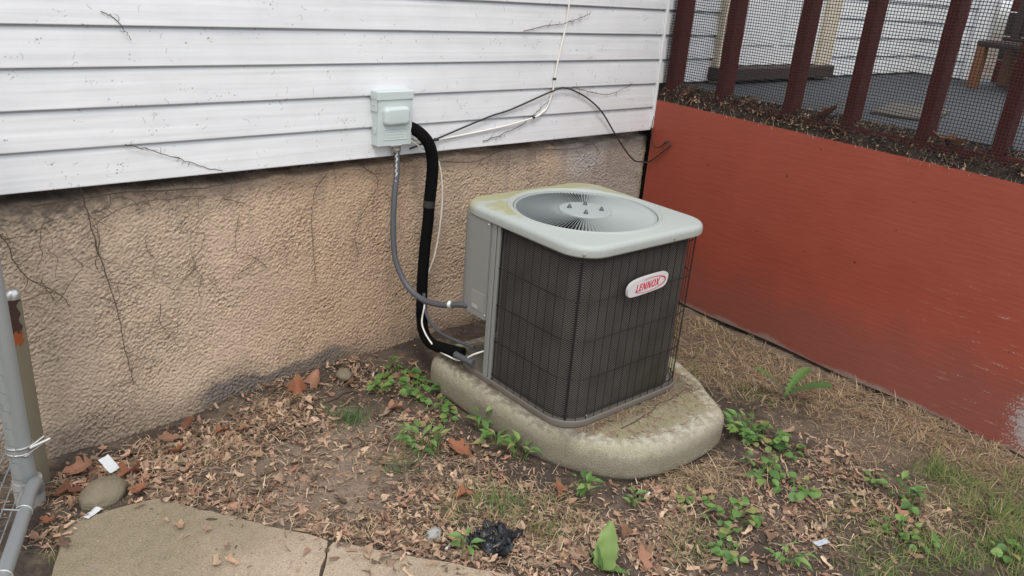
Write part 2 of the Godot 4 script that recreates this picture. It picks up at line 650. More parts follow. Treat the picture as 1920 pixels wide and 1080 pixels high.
	for c in [[0.30, 0.120, 0.062], [0.26, 0.14, 0.085], [0.36, 0.185, 0.115], [0.16, 0.065, 0.036], [0.36, 0.23, 0.14]]:
		var g := mat(lin(c[0], c[1], c[2]), 0.75)
		relief(g, grain, 0.12)
		g.uv1_triplanar = true
		g.uv1_scale = Vector3(12, 12, 12)
		g.cull_mode = BaseMaterial3D.CULL_DISABLED
		M.leaves.append(g)
	M.tint = mat(Color.WHITE, 0.85)
	M.tint.vertex_color_use_as_albedo = true
	M.tint.cull_mode = BaseMaterial3D.CULL_DISABLED

# ---------------------------------------------------------------- ground
func height(x: float, z: float) -> float:
	var y := -0.048 * (1.0 - sstep(-2.6, -1.75, x)) * (1.0 - sstep(0.08, 0.42, z))
	y += 0.022 * sstep(-1.75, -1.2, x) * (1.0 - sstep(0.2, 0.6, z))
	y -= 0.014 * sstep(-0.6, 0.0, x) * sstep(0.5, 1.8, z)
	y += 0.03 * exp(-pow((z - 0.02) / 0.05, 2)) * sstep(-2.35, -2.2, x) * sstep(-1.5, -1.7, x)
	y -= 0.014 * exp(-pow((pad_edge(x, z) - 1.0) / 0.08, 2))
	var k := 1.0 if Vector2(x + 1.7, z - 1.2).length() < 4.0 else 0.2
	y += hill.get_noise_2d(x * 100, z * 100) * 0.011 * k + fine.get_noise_2d(x * 100, z * 100) * 0.0045 * k
	return y

func build_ground() -> void:
	hill.seed = 3
	hill.frequency = 0.045
	hill.fractal_octaves = 3
	fine.seed = 4
	fine.frequency = 0.32
	fine.fractal_octaves = 2
	var xs := [-60.0, -30.0, -15.0, -9.0, -6.0, -4.6, -4.0]
	for i in 310:
		xs.append(-3.65 + i * 0.012)
	xs.append_array([0.12, 0.6, 1.5, 3.0, 6.0, 12.0, 30.0, 60.0])
	var zs := [-60.0, -20.0, -5.0, -1.0, -0.3]
	for i in 222:
		zs.append(-0.1 + i * 0.012)
	zs.append_array([2.7, 3.2, 4.0, 6.0, 10.0, 20.0, 60.0])
	var rows := []
	var uvs := []
	for j in range(zs.size() - 1, -1, -1):
		var row := []
		var ur := []
		for i in xs.size():
			row.append(V(xs[i], height(xs[i], zs[j]), zs[j]))
			ur.append(Vector2((xs[i] + 3.6) / 4.0, (zs[j] + 0.1) / 4.0))
		rows.append(row)
		uvs.append(ur)
	tag(put("ground", loft(rows, false, uvs), M.soil), "dark brown bare soil of the side yard with patches of dry dust", "", "", "structure")

	var walk := Node3D.new()
	walk.name = "walkway"
	add_child(walk)
	tag(walk, "worn concrete walkway of two slabs with a joint, mossy at its far corner", "", "", "structure")
	var polys := [
		[[-2.63, 0.452], [-2.858, 0.424], [-2.945, 0.62], [-3.18, 1.15], [-2.903, 1.655], [-2.314, 0.909]],
		[[-2.3085, 0.917], [-2.8965, 1.664], [-2.29, 2.43], [-1.70, 1.69]]]
	rng.seed = 77
	for p in polys:
		var pts := PackedVector2Array()
		for k in p.size():
			var a := Vector2(p[k][0], p[k][1])
			var b := Vector2(p[(k + 1) % p.size()][0], p[(k + 1) % p.size()][1])
			var n := maxi(2, int(a.distance_to(b) / 0.035))
			for s in n:
				var q := a.lerp(b, float(s) / n)
				q += (b - a).normalized().orthogonal() * rng.randfn() * 0.0022
				if s == 0:
					q = q.lerp((Vector2(p[k - 1][0], p[k - 1][1]).lerp(b, 0.5)), 0.012)
				pts.append(q)
		var area := 0.0
		for k in pts.size():
			area += pts[k].cross(pts[(k + 1) % pts.size()])
		if area > 0:
			pts.reverse()
		var flipped := PackedVector2Array()
		for q in pts:
			flipped.append(Vector2(q.x, -q.y))
		var me := slab_of(flipped, V(0, -0.09, 0), V(1, 0, 0), V(0, 0, -1), V(0, 1, 0), 0.103, 0.006, 1.0)
		var arr := me.surface_get_arrays(0)
		var uv := PackedVector2Array()
		for q in arr[Mesh.ARRAY_VERTEX]:
			uv.append(Vector2((q.x + 3.5) / 2.0, (q.z - 0.3) / 2.0))
		arr[Mesh.ARRAY_TEX_UV] = uv
		var m2 := ArrayMesh.new()
		m2.add_surface_from_arrays(Mesh.PRIMITIVE_TRIANGLES, arr)
		put("slab", m2, M.walk, walk)

func in_walk(x: float, z: float) -> bool:
	var poly := PackedVector2Array([Vector2(-2.63, 0.452), Vector2(-2.858, 0.424), Vector2(-3.18, 1.15), Vector2(-2.29, 2.43), Vector2(-1.70, 1.69)])
	return Geometry2D.is_point_in_polygon(Vector2(x, z), poly)

# ---------------------------------------------------------------- house
const LAP := 0.1143
const FOOT := 0.85

func board(x0: float, x1: float, k: int, z0 := 0.0) -> ArrayMesh:
	var y := FOOT + LAP * k
	var prof := [[0.0, 0.0], [-0.0005, 0.006], [0.0, 0.0130], [0.0012, 0.0146], [0.004, 0.0150], [0.03, 0.0128], [0.06, 0.0098], [0.09, 0.0062], [0.1060, 0.0046], [0.1074, -0.0035], [0.119, -0.0035]]
	var rows := []
	var uvs := []
	var n := maxi(3, int((x1 - x0) / 0.06))
	var wob := FastNoiseLite.new()
	wob.seed = 300 + k
	wob.frequency = 0.9
	for q in prof:
		var row := []
		var ur := []
		for i in n + 1:
			var x := lerpf(x0, x1, float(i) / n)
			var b := wob.get_noise_1d(x) * 0.0034
			row.append(V(x, y + q[0] + b * 0.3, z0 + q[1] + b * (1.0 if q[0] < 0.1 else 0.0)))
			ur.append(Vector2((x + 4.2) / 4.2 + k * 0.37, ((k * 5) % 8 + 1.0 - q[0] / 0.118 * 0.97) / 8.0))
		rows.append(row)
		uvs.append(ur)
	return loft(rows, false, uvs)

func build_house() -> void:
	var o := thing("house", "white vinyl sided house wall on a tan stucco foundation", "house")
	for k in 15:
		put("siding_board", board(-4.4, -0.014, k), M.siding, o)
		if k >= 2:
			put("siding_board", board(0.002, 0.425, k), M.siding, o)
			put("siding_board", board(1.60, 2.90, k), M.siding, o)
	# rough-cast foundation
	var rough := FastNoiseLite.new()
	rough.seed = 9
	rough.frequency = 1.05
	rough.fractal_octaves = 4
	rough.domain_warp_enabled = true
	rough.domain_warp_amplitude = 2.0
	rough.domain_warp_frequency = 0.25
	var groove := FastNoiseLite.new()
	groove.seed = 19
	groove.noise_type = FastNoiseLite.TYPE_SIMPLEX_SMOOTH
	groove.fractal_type = FastNoiseLite.FRACTAL_RIDGED
	groove.fractal_octaves = 2
	groove.frequency = 0.5
	groove.domain_warp_enabled = true
	groove.domain_warp_amplitude = 2.5
	groove.domain_warp_frequency = 0.3
	var broad := FastNoiseLite.new()
	broad.seed = 29
	broad.frequency = 0.018
	var rows := []
	var uvs := []
	var ny := 262
	var nx := 830
	for j in ny:
		var y := -0.14 + 1.02 * j / (ny - 1)
		var row := []
		var ur := []
		for i in nx:
			var x := -3.3 + 3.33 * i / (nx - 1)
			var u := x * 100 + y * 40
			var w := y * 135 - x * 15
			var amp := clampf(0.75 + 1.5 * broad.get_noise_2d(x * 200 + 500, y * 200), 0.25, 1.5)
			var d := rough.get_noise_2d(u, w) * 0.0044 * amp
			d -= pow(clampf(groove.get_noise_2d(u, w) * 0.62 + 0.38, 0, 1), 5.0) * 0.009 * amp
			d += broad.get_noise_2d(x * 100, y * 100) * 0.007
			var z := -0.034 + d
			z += 0.010 * sstep(0.30, 0.0, y) * sstep(-1.2, -2.4, x)
			z -= 0.045 * sstep(0.800, 0.822, y + broad.get_noise_2d(x * 300, 7.0) * 0.02)
			row.append(V(x, y, z))
			ur.append(Vector2((x + 3.4) / 3.4, (0.9 - y) / 1.05))
		rows.append(row)
		uvs.append(ur)
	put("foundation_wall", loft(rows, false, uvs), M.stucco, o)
	put("foundation_core", spanbox(V(-3.3, -0.3, -0.32), V(3.1, 0.857, -0.085)), M.inside, o)  # near-black colour stands in for the shade in the porch corner gap
	put("sheathing", spanbox(V(-4.5, 0.858, -0.30), V(3.1, 2.62, -0.004)), mat(lin(0.10, 0.09, 0.08)), o)
	put("starter_strip", spanbox(V(-4.4, 0.845, -0.02), V(-0.01, 0.857, -0.005), 0.001), M.inside, o)
	put("corner_channel", spanbox(V(-0.013, 0.86, -0.001), V(0.001, 2.58, 0.021), 0.002), M.vinyl_plain, o)
	put("door_frame", spanbox(V(0.425, 1.07, -0.002), V(0.545, 2.55, 0.045), 0.004), M.cream, o)
	put("door_frame", spanbox(V(1.45, 1.07, -0.002), V(1.60, 2.55, 0.045), 0.004), M.cream, o)
	var door := put("door", spanbox(V(0.545, 1.155, -0.002), V(1.45, 2.55, 0.018), 0.002), M.vinyl_plain, o)
	for b in [[0.62, 0.97], [1.03, 1.38]]:
		put("door_panel", spanbox(V(b[0], 1.26, 0.018), V(b[1], 1.85, 0.024), 0.005), M.vinyl_plain, door)
	put("door_sill", spanbox(V(0.40, 1.085, 0.0), V(1.56, 1.152, 0.10), 0.006), M.dark_wood, o)
	# the wall that closes the far end of the porch
	for k in range(2, 15):
		var bm := board(0.0, 0.345, k)
		var xf := Transform3D(Basis(Vector3.UP, -PI / 2), V(2.90, 0, 0))
		put("siding_board", bm, M.siding, o, xf)
	put("side_wall", spanbox(V(2.906, 0.9, -0.003), V(3.05, 2.6, 0.34)), mat(lin(0.3, 0.3, 0.3)), o)
	put("white_post", spanbox(V(2.86, 1.07, 0.345), V(2.98, 2.55, 0.43), 0.006), M.vinyl_plain, o)

# ---------------------------------------------------------------- porch
func build_porch() -> void:
	var o := thing("porch", "screened porch with brick red plywood skirt and maroon studs", "porch")
	var poly := PackedVector2Array([Vector2(0.016, 0.012), Vector2(2.9, -0.02), Vector2(2.9, 0.950), Vector2(0.016, 0.999)])
	var rows := []
	var uvs := []
	# the skirt: front face and edges as one bent sheet with thickness
	for q in [[0.018, 0.0], [0.0, 0.0], [0.0, 1.0], [0.018, 1.0]]:
		var row := []
		var ur := []
		for i in 41:
			var z := lerpf(0.016, 2.9, i / 40.0)
			var lo := lerpf(0.034, 0.002, minf(z / 1.8, 1.0)) + 0.004 * sin(z * 9.0)
			var hi := lerpf(0.999, 0.950, z / 2.9)
			var y := lerpf(lo, hi, q[1])
			row.append(V(q[0] + 0.003 * sin(z * 2.2) * (1.0 - q[1]), y, z))
			ur.append(Vector2(z / 2.4, (1.02 - y) / 1.04))
		rows.append(row)
		uvs.append(ur)
		if q[0] == 0.0:
			rows.append(row.duplicate())
			uvs.append(ur)
	put("skirt_panel", loft(rows, false, uvs), M.skirt, o)
	put("skirt_end", spanbox(V(0.003, 0.03, 0.0165), V(0.017, 0.99, 0.03), 0.001), M.maroon, o)
	put("rim_joist", spanbox(V(0.022, 0.75, 0.02), V(0.06, 0.965, 2.95)), M.dark_wood, o)
	put("bottom_plate", spanbox(V(0.034, 0.968, 0.02), V(0.126, 1.046, 2.95), 0.003), M.maroon, o)
	for z in [0.034, 0.326, 0.684, 0.962, 1.268, 1.542, 1.86, 2.2]:
		put("stud", spanbox(V(0.035, 1.047, z), V(0.124, 2.5, z + 0.042), 0.003), M.maroon, o)
	put("deck", spanbox(V(0.128, 1.03, 0.003), V(3.3, 1.068, 3.2), 0.003), M.deck, o)
	put("top_plate", spanbox(V(0.03, 2.5, 0.02), V(0.13, 2.6, 3.1)), M.maroon, o)
	# wire screen stretched over the studs
	var px := 0.0122
	var st := []
	var wob := FastNoiseLite.new()
	wob.seed = 88
	wob.frequency = 2.2
	var pos := PackedVector3Array()
	var idx := PackedInt32Array()
	var r := 0.0014
	var strand := func(pts: Array, up: Vector3):
		var base := pos.size()
		for q in pts:
			pos.append(q + V(-r, 0, 0))
			pos.append(q + up * r)
			pos.append(q + V(r, 0, 0))
			pos.append(q - up * r)
		for k in pts.size() - 1:
			for s in 4:
				var a := base + k * 4 + s
				var b := base + k * 4 + (s + 1) % 4
				idx.append_array(PackedInt32Array([a, b, b + 4, a, b + 4, a + 4]))
	var at := func(y: float, z: float) -> Vector3:
		var bow := wob.get_noise_2d(z * 1.5, y * 2.0) * 0.012
		return V(0.026 + bow * 0.3 - 0.018 * sstep(1.10, 0.98, y), y + bow * 0.5, z + wob.get_noise_2d(y * 2.0 + 40, z * 1.2) * 0.006)
	for i in 190:
		var z := 0.03 + i * px
		var pts := []
		for k in 13:
			pts.append(at.call(lerpf(0.988, 1.80, k / 12.0) - 0.017 * z + rng.randf_range(0, 0.016) * (1.0 if k == 0 else 0.0), z))
		strand.call(pts, V(0, 0, 1))
	for j in 68:
		var y := 0.996 + j * px
		var pts := []
		for k in 36:
			var z := lerpf(0.02, 2.35, k / 35.0)
			pts.append(at.call(y - 0.016 * z, z) + V(0.0012, 0, 0))
		strand.call(pts, V(0, 1, 0))
	var screen := put("wire_screen", surf(pos, PackedVector2Array(), idx), M.net, o)
	screen.set_meta("kind", "stuff")

	# things on the deck
	var c := thing("wooden_chair", "brown slatted wooden chair at the far end of the porch deck", "chair", V(2.62, 1.068, 0.80), -0.1)
	put("seat", cbox(V(0.46, 0.035, 0.46), 0.006, V(0, 0.27, 0)), M.dark_wood, c)
	for s in [[-0.2, -0.2], [0.2, -0.2], [-0.2, 0.2], [0.2, 0.2]]:
		put("leg", cbox(V(0.055, 0.252, 0.055), 0.004, V(s[0], 0.127, s[1])), M.orange_wood, c)
	put("back_post", cbox(V(0.05, 0.62, 0.05), 0.004, V(0.2, 0.60, -0.2)), M.dark_wood, c)
	put("back_post", cbox(V(0.05, 0.62, 0.05), 0.004, V(0.2, 0.60, 0.2)), M.dark_wood, c)
	for k in 5:
		put("back_slat", cbox(V(0.02, 0.075, 0.35), 0.004, V(0.2, 0.37 + 0.115 * k, 0)), M.orange_wood if k % 2 == 1 else M.dark_wood, c)
	tag(put("plywood_offcut", spanbox(V(-0.24, 0, -0.13), V(0.26, 0.012, 0.13), 0.002), M.tan_wood, null, Transform3D(Basis(Vector3.UP, 0.25), V(0.62, 1.069, 0.99))), "weathered tan plywood offcut lying on the dark porch deck", "board")
	var wall := thing("plank_wall", "dark brown plank wall behind the wooden chair on the porch", "wall")
	for k in 4:
		put("plank", spanbox(V(3.1, 1.07 + 0.155 * k, 0.46), V(3.125, 1.217 + 0.155 * k, 3.1), 0.003), M.dark_wood if k % 3 else M.maroon, wall)

	# leaf mulch caught between the screen and the bottom plate
	var hp := FastNoiseLite.new()
	hp.seed = 61
	hp.frequency = 3.0
	hp.fractal_octaves = 4
	rows = []
	for j in 9:
		var t := j / 8.0
		var row := []
		for i in 240:
			var z := 0.03 + 2.3 * i / 239.0
			var hgt := clampf(0.45 + hp.get_noise_1d(z * 1.0) * 0.9, 0.05, 1.0)
			var x := lerpf(0.014, 0.105, t)
			var y := lerpf(0.985 - 0.017 * z, 1.030 - 0.008 * z + 0.060 * hgt, pow(t, 0.36)) + hp.get_noise_2d(z * 16, t * 6) * 0.012
			if t > 0.8:
				y -= 0.02 * (t - 0.8) / 0.2
			row.append(V(x, y, z))
		row.reverse()
		rows.append(row)
	tag(put("mulch_bank", loft(rows), M.soil), "dark leaf mulch heaped along the bottom of the porch screen", "mulch", "", "stuff")

# ---------------------------------------------------------------- outdoor unit
func unit_path(half: float, r: float, s0: float, s1: float, step: float) -> Array:
	# runs from the left face round the front, the right and the back; s is the length along it
	var pts := []
	var seq := [[V(-half, 0, -0.084), V(-half, 0, half - r)], [V(-half + r, 0, half - r), PI], [V(-half + r, 0, half), V(half - r, 0, half)], [V(half - r, 0, half - r), PI / 2], [V(half, 0, half - r), V(half, 0, -half + r)], [V(half - r, 0, -half + r), 0.0], [V(half - r, 0, -half), V(-0.12, 0, -half)]]
	for e in seq:
		if e[1] is Vector3:
			var n := maxi(1, int(round((e[1] - e[0]).length() / step)))
			for k in n:
				pts.append(e[0].lerp(e[1], float(k) / n))
		else:
			var n := maxi(4, int(round(r * PI / 2 / step)))
			for k in n:
				var t: float = e[1] - PI / 2 * k / n
				pts.append(e[0] + V(cos(t), 0, sin(t)) * r)
	pts.append(V(-0.12, 0, -half))
	return pts

var pad_ring := []
var pad_polygon := PackedVector2Array()
var pad_reach := []
func lay_out_pad() -> void:
	pad_ring = closed_curve([Vector2(-1.545, 0.37), Vector2(-1.550, 0.60), Vector2(-1.545, 0.81), Vector2(-1.522, 0.97), Vector2(-1.463, 1.10), Vector2(-1.371, 1.203), Vector2(-1.24, 1.250), Vector2(-1.094, 1.264), Vector2(-0.97, 1.256), Vector2(-0.892, 1.230), Vector2(-0.840, 1.165), Vector2(-0.788, 1.075), Vector2(-0.738, 0.98), Vector2(-0.700, 0.88), Vector2(-0.675, 0.75), Vector2(-0.67, 0.5), Vector2(-0.70, 0.33), Vector2(-0.80, 0.255), Vector2(-1.1, 0.243), Vector2(-1.4, 0.248), Vector2(-1.51, 0.285)], 10)
	pad_polygon = PackedVector2Array(pad_ring)
	pad_reach.resize(360)
	pad_reach.fill(0.5)
	for k in pad_ring.size():
		for e in 40:
			var p: Vector2 = pad_ring[k].lerp(pad_ring[(k + 1) % pad_ring.size()], e / 40.0) - Vector2(-1.15, 0.74)
			pad_reach[posmod(int(round(rad_to_deg(p.angle()))), 360)] = p.length()

func pad_edge(x: float, z: float) -> float:   # 1 on the outline of the pad, less within
	var p := Vector2(x + 1.15, z - 0.74)
	return p.length() / float(pad_reach[posmod(int(round(rad_to_deg(p.angle()))), 360)])

func build_unit() -> void:
	var o := thing("air_conditioner", "grey metal outdoor air conditioning unit with dark wire guarded coil", "air conditioner", V(-1.176, 0.121, 0.6996), -0.0175)
	# base pan
	var rows := []
	for q in [[0.06, 0.004], [0.0, 0.0], [-0.004, 0.003], [-0.005, 0.022], [-0.003, 0.026], [0.0, 0.026], [0.004, 0.020], [0.03, 0.018], [0.2, 0.018]]:
		rows.append(round_square(0.315 - q[0], maxf(0.105 - q[0], 0.03), q[1]))
	put("base_pan", loft(rows, true), M.pan, o)
	for q in [[-0.2, 0.28], [0.24, 0.24], [-0.27, -0.1]]:
		put("screw", lathe([Vector2(0.004, -0.002), Vector2(0.004, 0.001), Vector2(0.0, 0.003)], 8), M.zinc, o, Transform3D(Basis.IDENTITY, V(q[0], 0.0275, q[1] * 1.07)))
	# coil
	var path := unit_path(0.292, 0.092, 0, 0, 0.02)
	rows = []
	var uvs := []
	var grime := FastNoiseLite.new()
	grime.seed = 73
	grime.frequency = 0.07
	grime.fractal_octaves = 4
	var tint := PackedColorArray()
	for j in 31:
		var y := 0.02 + 0.02 * j
		var row := []
		var ur := []
		var run := 0.0
		for k in path.size():
			if k > 0:
				run += (path[k] - path[k - 1]).length()
			row.append(path[k] + V(0, y, 0))
			ur.append(Vector2(absf(run - 0.356) / 0.0092, y / 0.0080))
			var gn := grime.get_noise_2d(run * 100, y * 100)
			var v := clampf(0.95 + gn * 0.4, 0.5, 1.3)
			var mossy := sstep(0.30, 0.05, y + gn * 0.25) * sstep(0.5, 0.8, run) * 0.8
			tint.append(Color(v, v * 0.98, v * 0.96).lerp(Color(0.45, 0.55, 0.32), mossy))
		rows.append(row)
		uvs.append(ur)
	var coil_mesh := loft(rows, false, uvs)
	var coil_arrays := coil_mesh.surface_get_arrays(0)
	coil_arrays[Mesh.ARRAY_COLOR] = tint
	coil_mesh = ArrayMesh.new()
	coil_mesh.add_surface_from_arrays(Mesh.PRIMITIVE_TRIANGLES, coil_arrays)
	M.coil.vertex_color_use_as_albedo = true
	put("coil", coil_mesh, M.coil, o)
	put("compressor_panel", joined([spanbox(V(-0.292, 0.02, -0.094), V(-0.1, 0.6, -0.085), 0.001), spanbox(V(-0.109, 0.02, -0.29), V(-0.1, 0.6, -0.095), 0.001)]), M.steel_dark, o)
	put("inner_baffle", spanbox(V(-0.2, 0.3, -0.2), V(0.2, 0.31, 0.2), 0.001), M.inside, o)
	# wire guard: rods and hoops
	var gp := unit_path(0.3105, 0.102, 0, 0, 0.01)
	var run := 0.0
	var next := 0.012
	var rod := tube([V(0, 0.024, 0), V(0, 0.3, 0), V(0, 0.612, 0)], 0.0014, 6, false)
	var guard := put("wire_guard", tube(gp.map(func(p): return p + V(0, 0.595, 0)), 0.0018, 6), M.black_wire, o)
	for y in [0.458, 0.319, 0.179, 0.045]:
		put("hoop", tube(gp.map(func(p): return p + V(0, y, 0)), 0.0021, 6), M.black_wire, guard)
	for k in range(1, gp.size()):
		var d: float = (gp[k] - gp[k - 1]).length()
		while run + d >= next:
			var q: Vector3 = gp[k - 1].lerp(gp[k], (next - run) / d)
			var out := Vector3(q.x, 0, q.z).normalized() * 0.003
			put("rod", rod, M.black_wire, guard, Transform3D(Basis.IDENTITY, q + out))
			next += 0.0395
		run += d
	put("corner_rod", tube([V(-0.2795, 0.024, 0.2795), V(-0.2795, 0.612, 0.2795)], 0.0034, 6), M.black_wire, o)
	# corner post and control cabinet
	put("corner_post", joined([spanbox(V(-0.318, 0.024, -0.128), V(-0.300, 0.613, -0.103), 0.003), spanbox(V(-0.3175, 0.024, -0.097), V(-0.306, 0.613, -0.083), 0.002)]), M.shaded_steel, o)
	var poly := PackedVector2Array()
	var pts := [Vector2(-0.322, -0.130)]
	for k in 9:
		var t := PI + PI / 2 * k / 8.0
		pts.append(Vector2(-0.322 + 0.085, -0.322 + 0.085) + Vector2(cos(t), sin(t)) * 0.085)
	pts.append(Vector2(-0.11, -0.322))
	pts.append(Vector2(-0.11, -0.122))
	for q in pts:
		poly.append(Vector2(q.x, -q.y))
	poly.reverse()
	if Geometry2D.is_polygon_clockwise(poly):
		poly.reverse()
	var cab := put("control_cabinet", slab_of(poly, V(0, 0.243, 0), V(1, 0, 0), V(0, 0, -1), V(0, 1, 0), 0.371), M.shaded_steel, o)
	put("data_plate", spanbox(V(-0.3235, 0.268, -0.212), V(-0.3215, 0.338, -0.142), 0.0005), mat(lin(0.27, 0.275, 0.265), 0.3), cab)
	put("faded_print", spanbox(V(-0.3242, 0.272, -0.205), V(-0.3236, 0.286, -0.172), 0.0002), mat(lin(0.40, 0.40, 0.39), 0.4), cab)
	for q in [[0.262, -0.13], [0.60, -0.14]]:
		put("screw", lathe([Vector2(0.004, -0.002), Vector2(0.004, 0.001), Vector2(0.0, 0.003)], 8), M.zinc, cab, Transform3D(Basis(Vector3.BACK, PI / 2), V(-0.3225, q[0], q[1])))
	# top cover: skirt, rounded shoulder, deck lofted into the round opening, bead and lip
	rows = []
	uvs = []
	var prof := [[0.012, 0.612], [0.002, 0.611], [0.0, 0.616], [0.0, 0.632], [0.002, 0.639], [0.007, 0.645], [0.014, 0.648], [0.022, 0.6495]]
	for q in prof:
		rows.append(by_angle(round_square(0.3265 - q[0], maxf(0.109 - q[0], 0.02), q[1], 24), 128))
	var last: Array = rows[rows.size() - 1]
	for q in [[0.282, 0.651], [0.279, 0.6545], [0.275, 0.656], [0.271, 0.6545], [0.268, 0.650], [0.265, 0.650], [0.262, 0.653], [0.259, 0.652], [0.2565, 0.646], [0.2555, 0.58]]:
		var row := []
		for p in last:
			var a := atan2(p.z, p.x)
			row.append(V(cos(a) * q[0], q[1], sin(a) * q[0]))
		rows.append(row)
	for row in rows:
		var ur := []
		for p in row:
			ur.append(Vector2((p.x + 0.34) / 0.68, (p.z + 0.34) / 0.68))
		uvs.append(ur)
	put("top_cover", loft(rows, true, uvs), M.cover, o)
	for q in [[-0.322, -0.085], [-0.324, -0.035], [-0.2975, 0.2975], [0.1, 0.3275]]:
		put("screw", lathe([Vector2(0.005, -0.003), Vector2(0.005, 0.001), Vector2(0.0, 0.004)], 8), M.zinc, o, Transform3D(Basis(Vector3.BACK, PI / 2) if q[0] < -0.31 else Basis(V(0.7, 0, 0.7).normalized(), 0.9), V(q[0], 0.624, q[1])))
	# fan guard of tilted radial vanes round a hub plate
	rows = []
	var g := put("fan_guard", lathe([Vector2(0.246, 0.638), Vector2(0.246, 0.645), Vector2(0.250, 0.648), Vector2(0.2555, 0.647), Vector2(0.2555, 0.638)], 72), M.vane, o)
	var nv := 118
	var tilt := -0.62
	var cross := V(0, cos(tilt), sin(tilt)) * 0.0055
	var side := V(0, -sin(tilt), cos(tilt)) * 0.0010
	var vr := []
	for e in [[0.086, 0.6435, 0.85], [0.13, 0.6445, 0.95], [0.18, 0.6445, 1.0], [0.22, 0.6435, 1.0], [0.249, 0.6425, 1.0]]:
		var c0 := V(e[0], e[1], 0)
		var cr: Vector3 = cross * e[2]
		vr.append([c0 + cr - side, c0 + cr + side, c0 - cr + side, c0 - cr - side])
	var vane := loft(vr, true)
	for k in nv:
		put("vane", vane, M.vane, g, Transform3D(Basis(Vector3.UP, TAU * k / nv), Vector3.ZERO))
	put("hub_plate", lathe([Vector2(0.0, 0.640), Vector2(0.094, 0.640), Vector2(0.096, 0.645), Vector2(0.094, 0.651), Vector2(0.089, 0.653), Vector2(0.085, 0.651), Vector2(0.082, 0.6525), Vector2(0.0, 0.6545)], 48), M.vane, g)
	for k in 4:
		var a := TAU * k / 4 + 0.76
		put("hub_nut", lathe([Vector2(0.0085, 0.0), Vector2(0.0085, 0.004), Vector2(0.006, 0.006), Vector2(0.0055, 0.010), Vector2(0.003, 0.0145), Vector2(0.0, 0.015)], 10), M.bolt, g, Transform3D(Basis.IDENTITY, V(cos(a) * 0.057, 0.652, sin(a) * 0.057)))
	var fan := put("fan", lathe([Vector2(0.0, 0.49), Vector2(0.05, 0.49), Vector2(0.055, 0.50), Vector2(0.055, 0.58), Vector2(0.0, 0.59)], 20), M.fan, o)
	for k in 3:
		var bl := []
		for i in 7:
			var rr := lerpf(0.05, 0.235, i / 6.0)
			var row := []
			for j in 6:
				var t := lerpf(-0.45, 0.55, j / 5.0)
				row.append(V(rr * cos(t), 0.535 + 0.045 * t, rr * sin(t)))
			bl.append(row)
		put("blade", loft(bl), M.fan, fan, Transform3D(Basis(Vector3.UP, TAU * k / 3 + 0.4), Vector3.ZERO))
	put("orifice", lathe([Vector2(0.2552, 0.579), Vector2(0.248, 0.5), Vector2(0.29, 0.45)], 48), M.inside, o)
	# badge with raised red lettering
	var bx := V(-0.0105, 0.483, 0.3225)
	var bp := PackedVector2Array()
	for q in closed_curve([Vector2(-0.098, -0.012), Vector2(-0.090, -0.028), Vector2(-0.05, -0.031), Vector2(0.05, -0.026), Vector2(0.088, -0.018), Vector2(0.099, 0.004), Vector2(0.096, 0.024), Vector2(0.07, 0.031), Vector2(-0.03, 0.029), Vector2(-0.078, 0.020), Vector2(-0.095, 0.006)], 5):
		bp.append(q)
	var b := put("badge", slab_of(bp, bx, V(1, 0, 0), V(0, 1, 0), V(0, 0, 1), 0.011, 0.004), M.badge, o)
	var tm := TextMesh.new()
	var f := SystemFont.new()
	f.font_names = PackedStringArray(["Droid Sans"])
	f.font_weight = 700
	tm.font = f
	tm.text = "LENNOX"
	tm.font_size = 64
	tm.pixel_size = 0.00045
	tm.depth = 0.0012
	var tb := Basis(V(1, 0.06, 0), V(0.26, 1.22, 0), V(0, 0, 1))
	put("lettering", tm, M.red_print, b, Transform3D(tb, bx + V(-0.003, -0.0015, 0.0112)))
	var arc := []
	for i in 29:
		var t := lerpf(-2.55, 2.05, i / 28.0)
		var wd := 0.0012 + 0.0036 * pow(maxf(0, cos(t - 0.25)), 2)
		var ctr := V(0.006 + 0.079 * cos(t) + 0.006 * sin(t), 0.0235 * sin(t) + 0.003 * cos(t), 0.0112)
		var nn := V(cos(t) * 0.35, sin(t) * 0.9 + 0.001, 0).normalized()
		arc.append([bx + ctr + nn * wd * 0.5, bx + ctr + nn * wd * 0.5 + V(0, 0, 0.001), bx + ctr - nn * wd * 0.5 + V(0, 0, 0.001), bx + ctr - nn * wd * 0.5])
	put("swoosh", loft(arc, true), M.red_print, b)

	# the pad under it
	var ring := pad_ring
	var mid := Vector2(-1.15, 0.74)
	var lump := FastNoiseLite.new()
	lump.seed = 15
	lump.frequency = 0.05
	lump.fractal_octaves = 4
	rows = []
	uvs = []
	for q in [[0.94, -0.05], [0.972, -0.006], [0.992, 0.001], [1.001, 0.008], [1.004, 0.022], [1.004, 0.036], [1.004, 0.050], [1.004, 0.068], [1.000, 0.083], [0.992, 0.096], [0.979, 0.107], [0.962, 0.1145], [0.94, 0.1190], [0.915, 0.1208], [0.87, 0.121], [0.75, 0.121], [0.65, 0.1205], [0.4, 0.119], [0.0, 0.119]]:
		var row := []
		var ur := []
		for p in ring:
			var c: Vector2 = mid + (p - mid) * q[0]
			var d := lump.get_noise_3d(c.x * 100, q[1] * 100, c.y * 100) * 0.0065
			if q[0] < 0.8 and q[0] > 0.3 or q[1] < 0.01:
				d *= 0.3
			var dir := (c - mid).normalized() if q[0] > 0 else Vector2.ZERO
			var pv := V(c.x + dir.x * d * 0.8, q[1] + d * (0.8 if q[1] > 0.05 else 0.0), c.y + dir.y * d * 0.8)
			row.append(pv)
			ur.append(Vector2((c.x + dir.x * (0.12 - q[1]) * 0.9 + 1.70) / 1.15, (c.y + dir.y * (0.12 - q[1]) - 0.2) / 1.15))
		row.reverse()
		ur.reverse()
		rows.append(row)
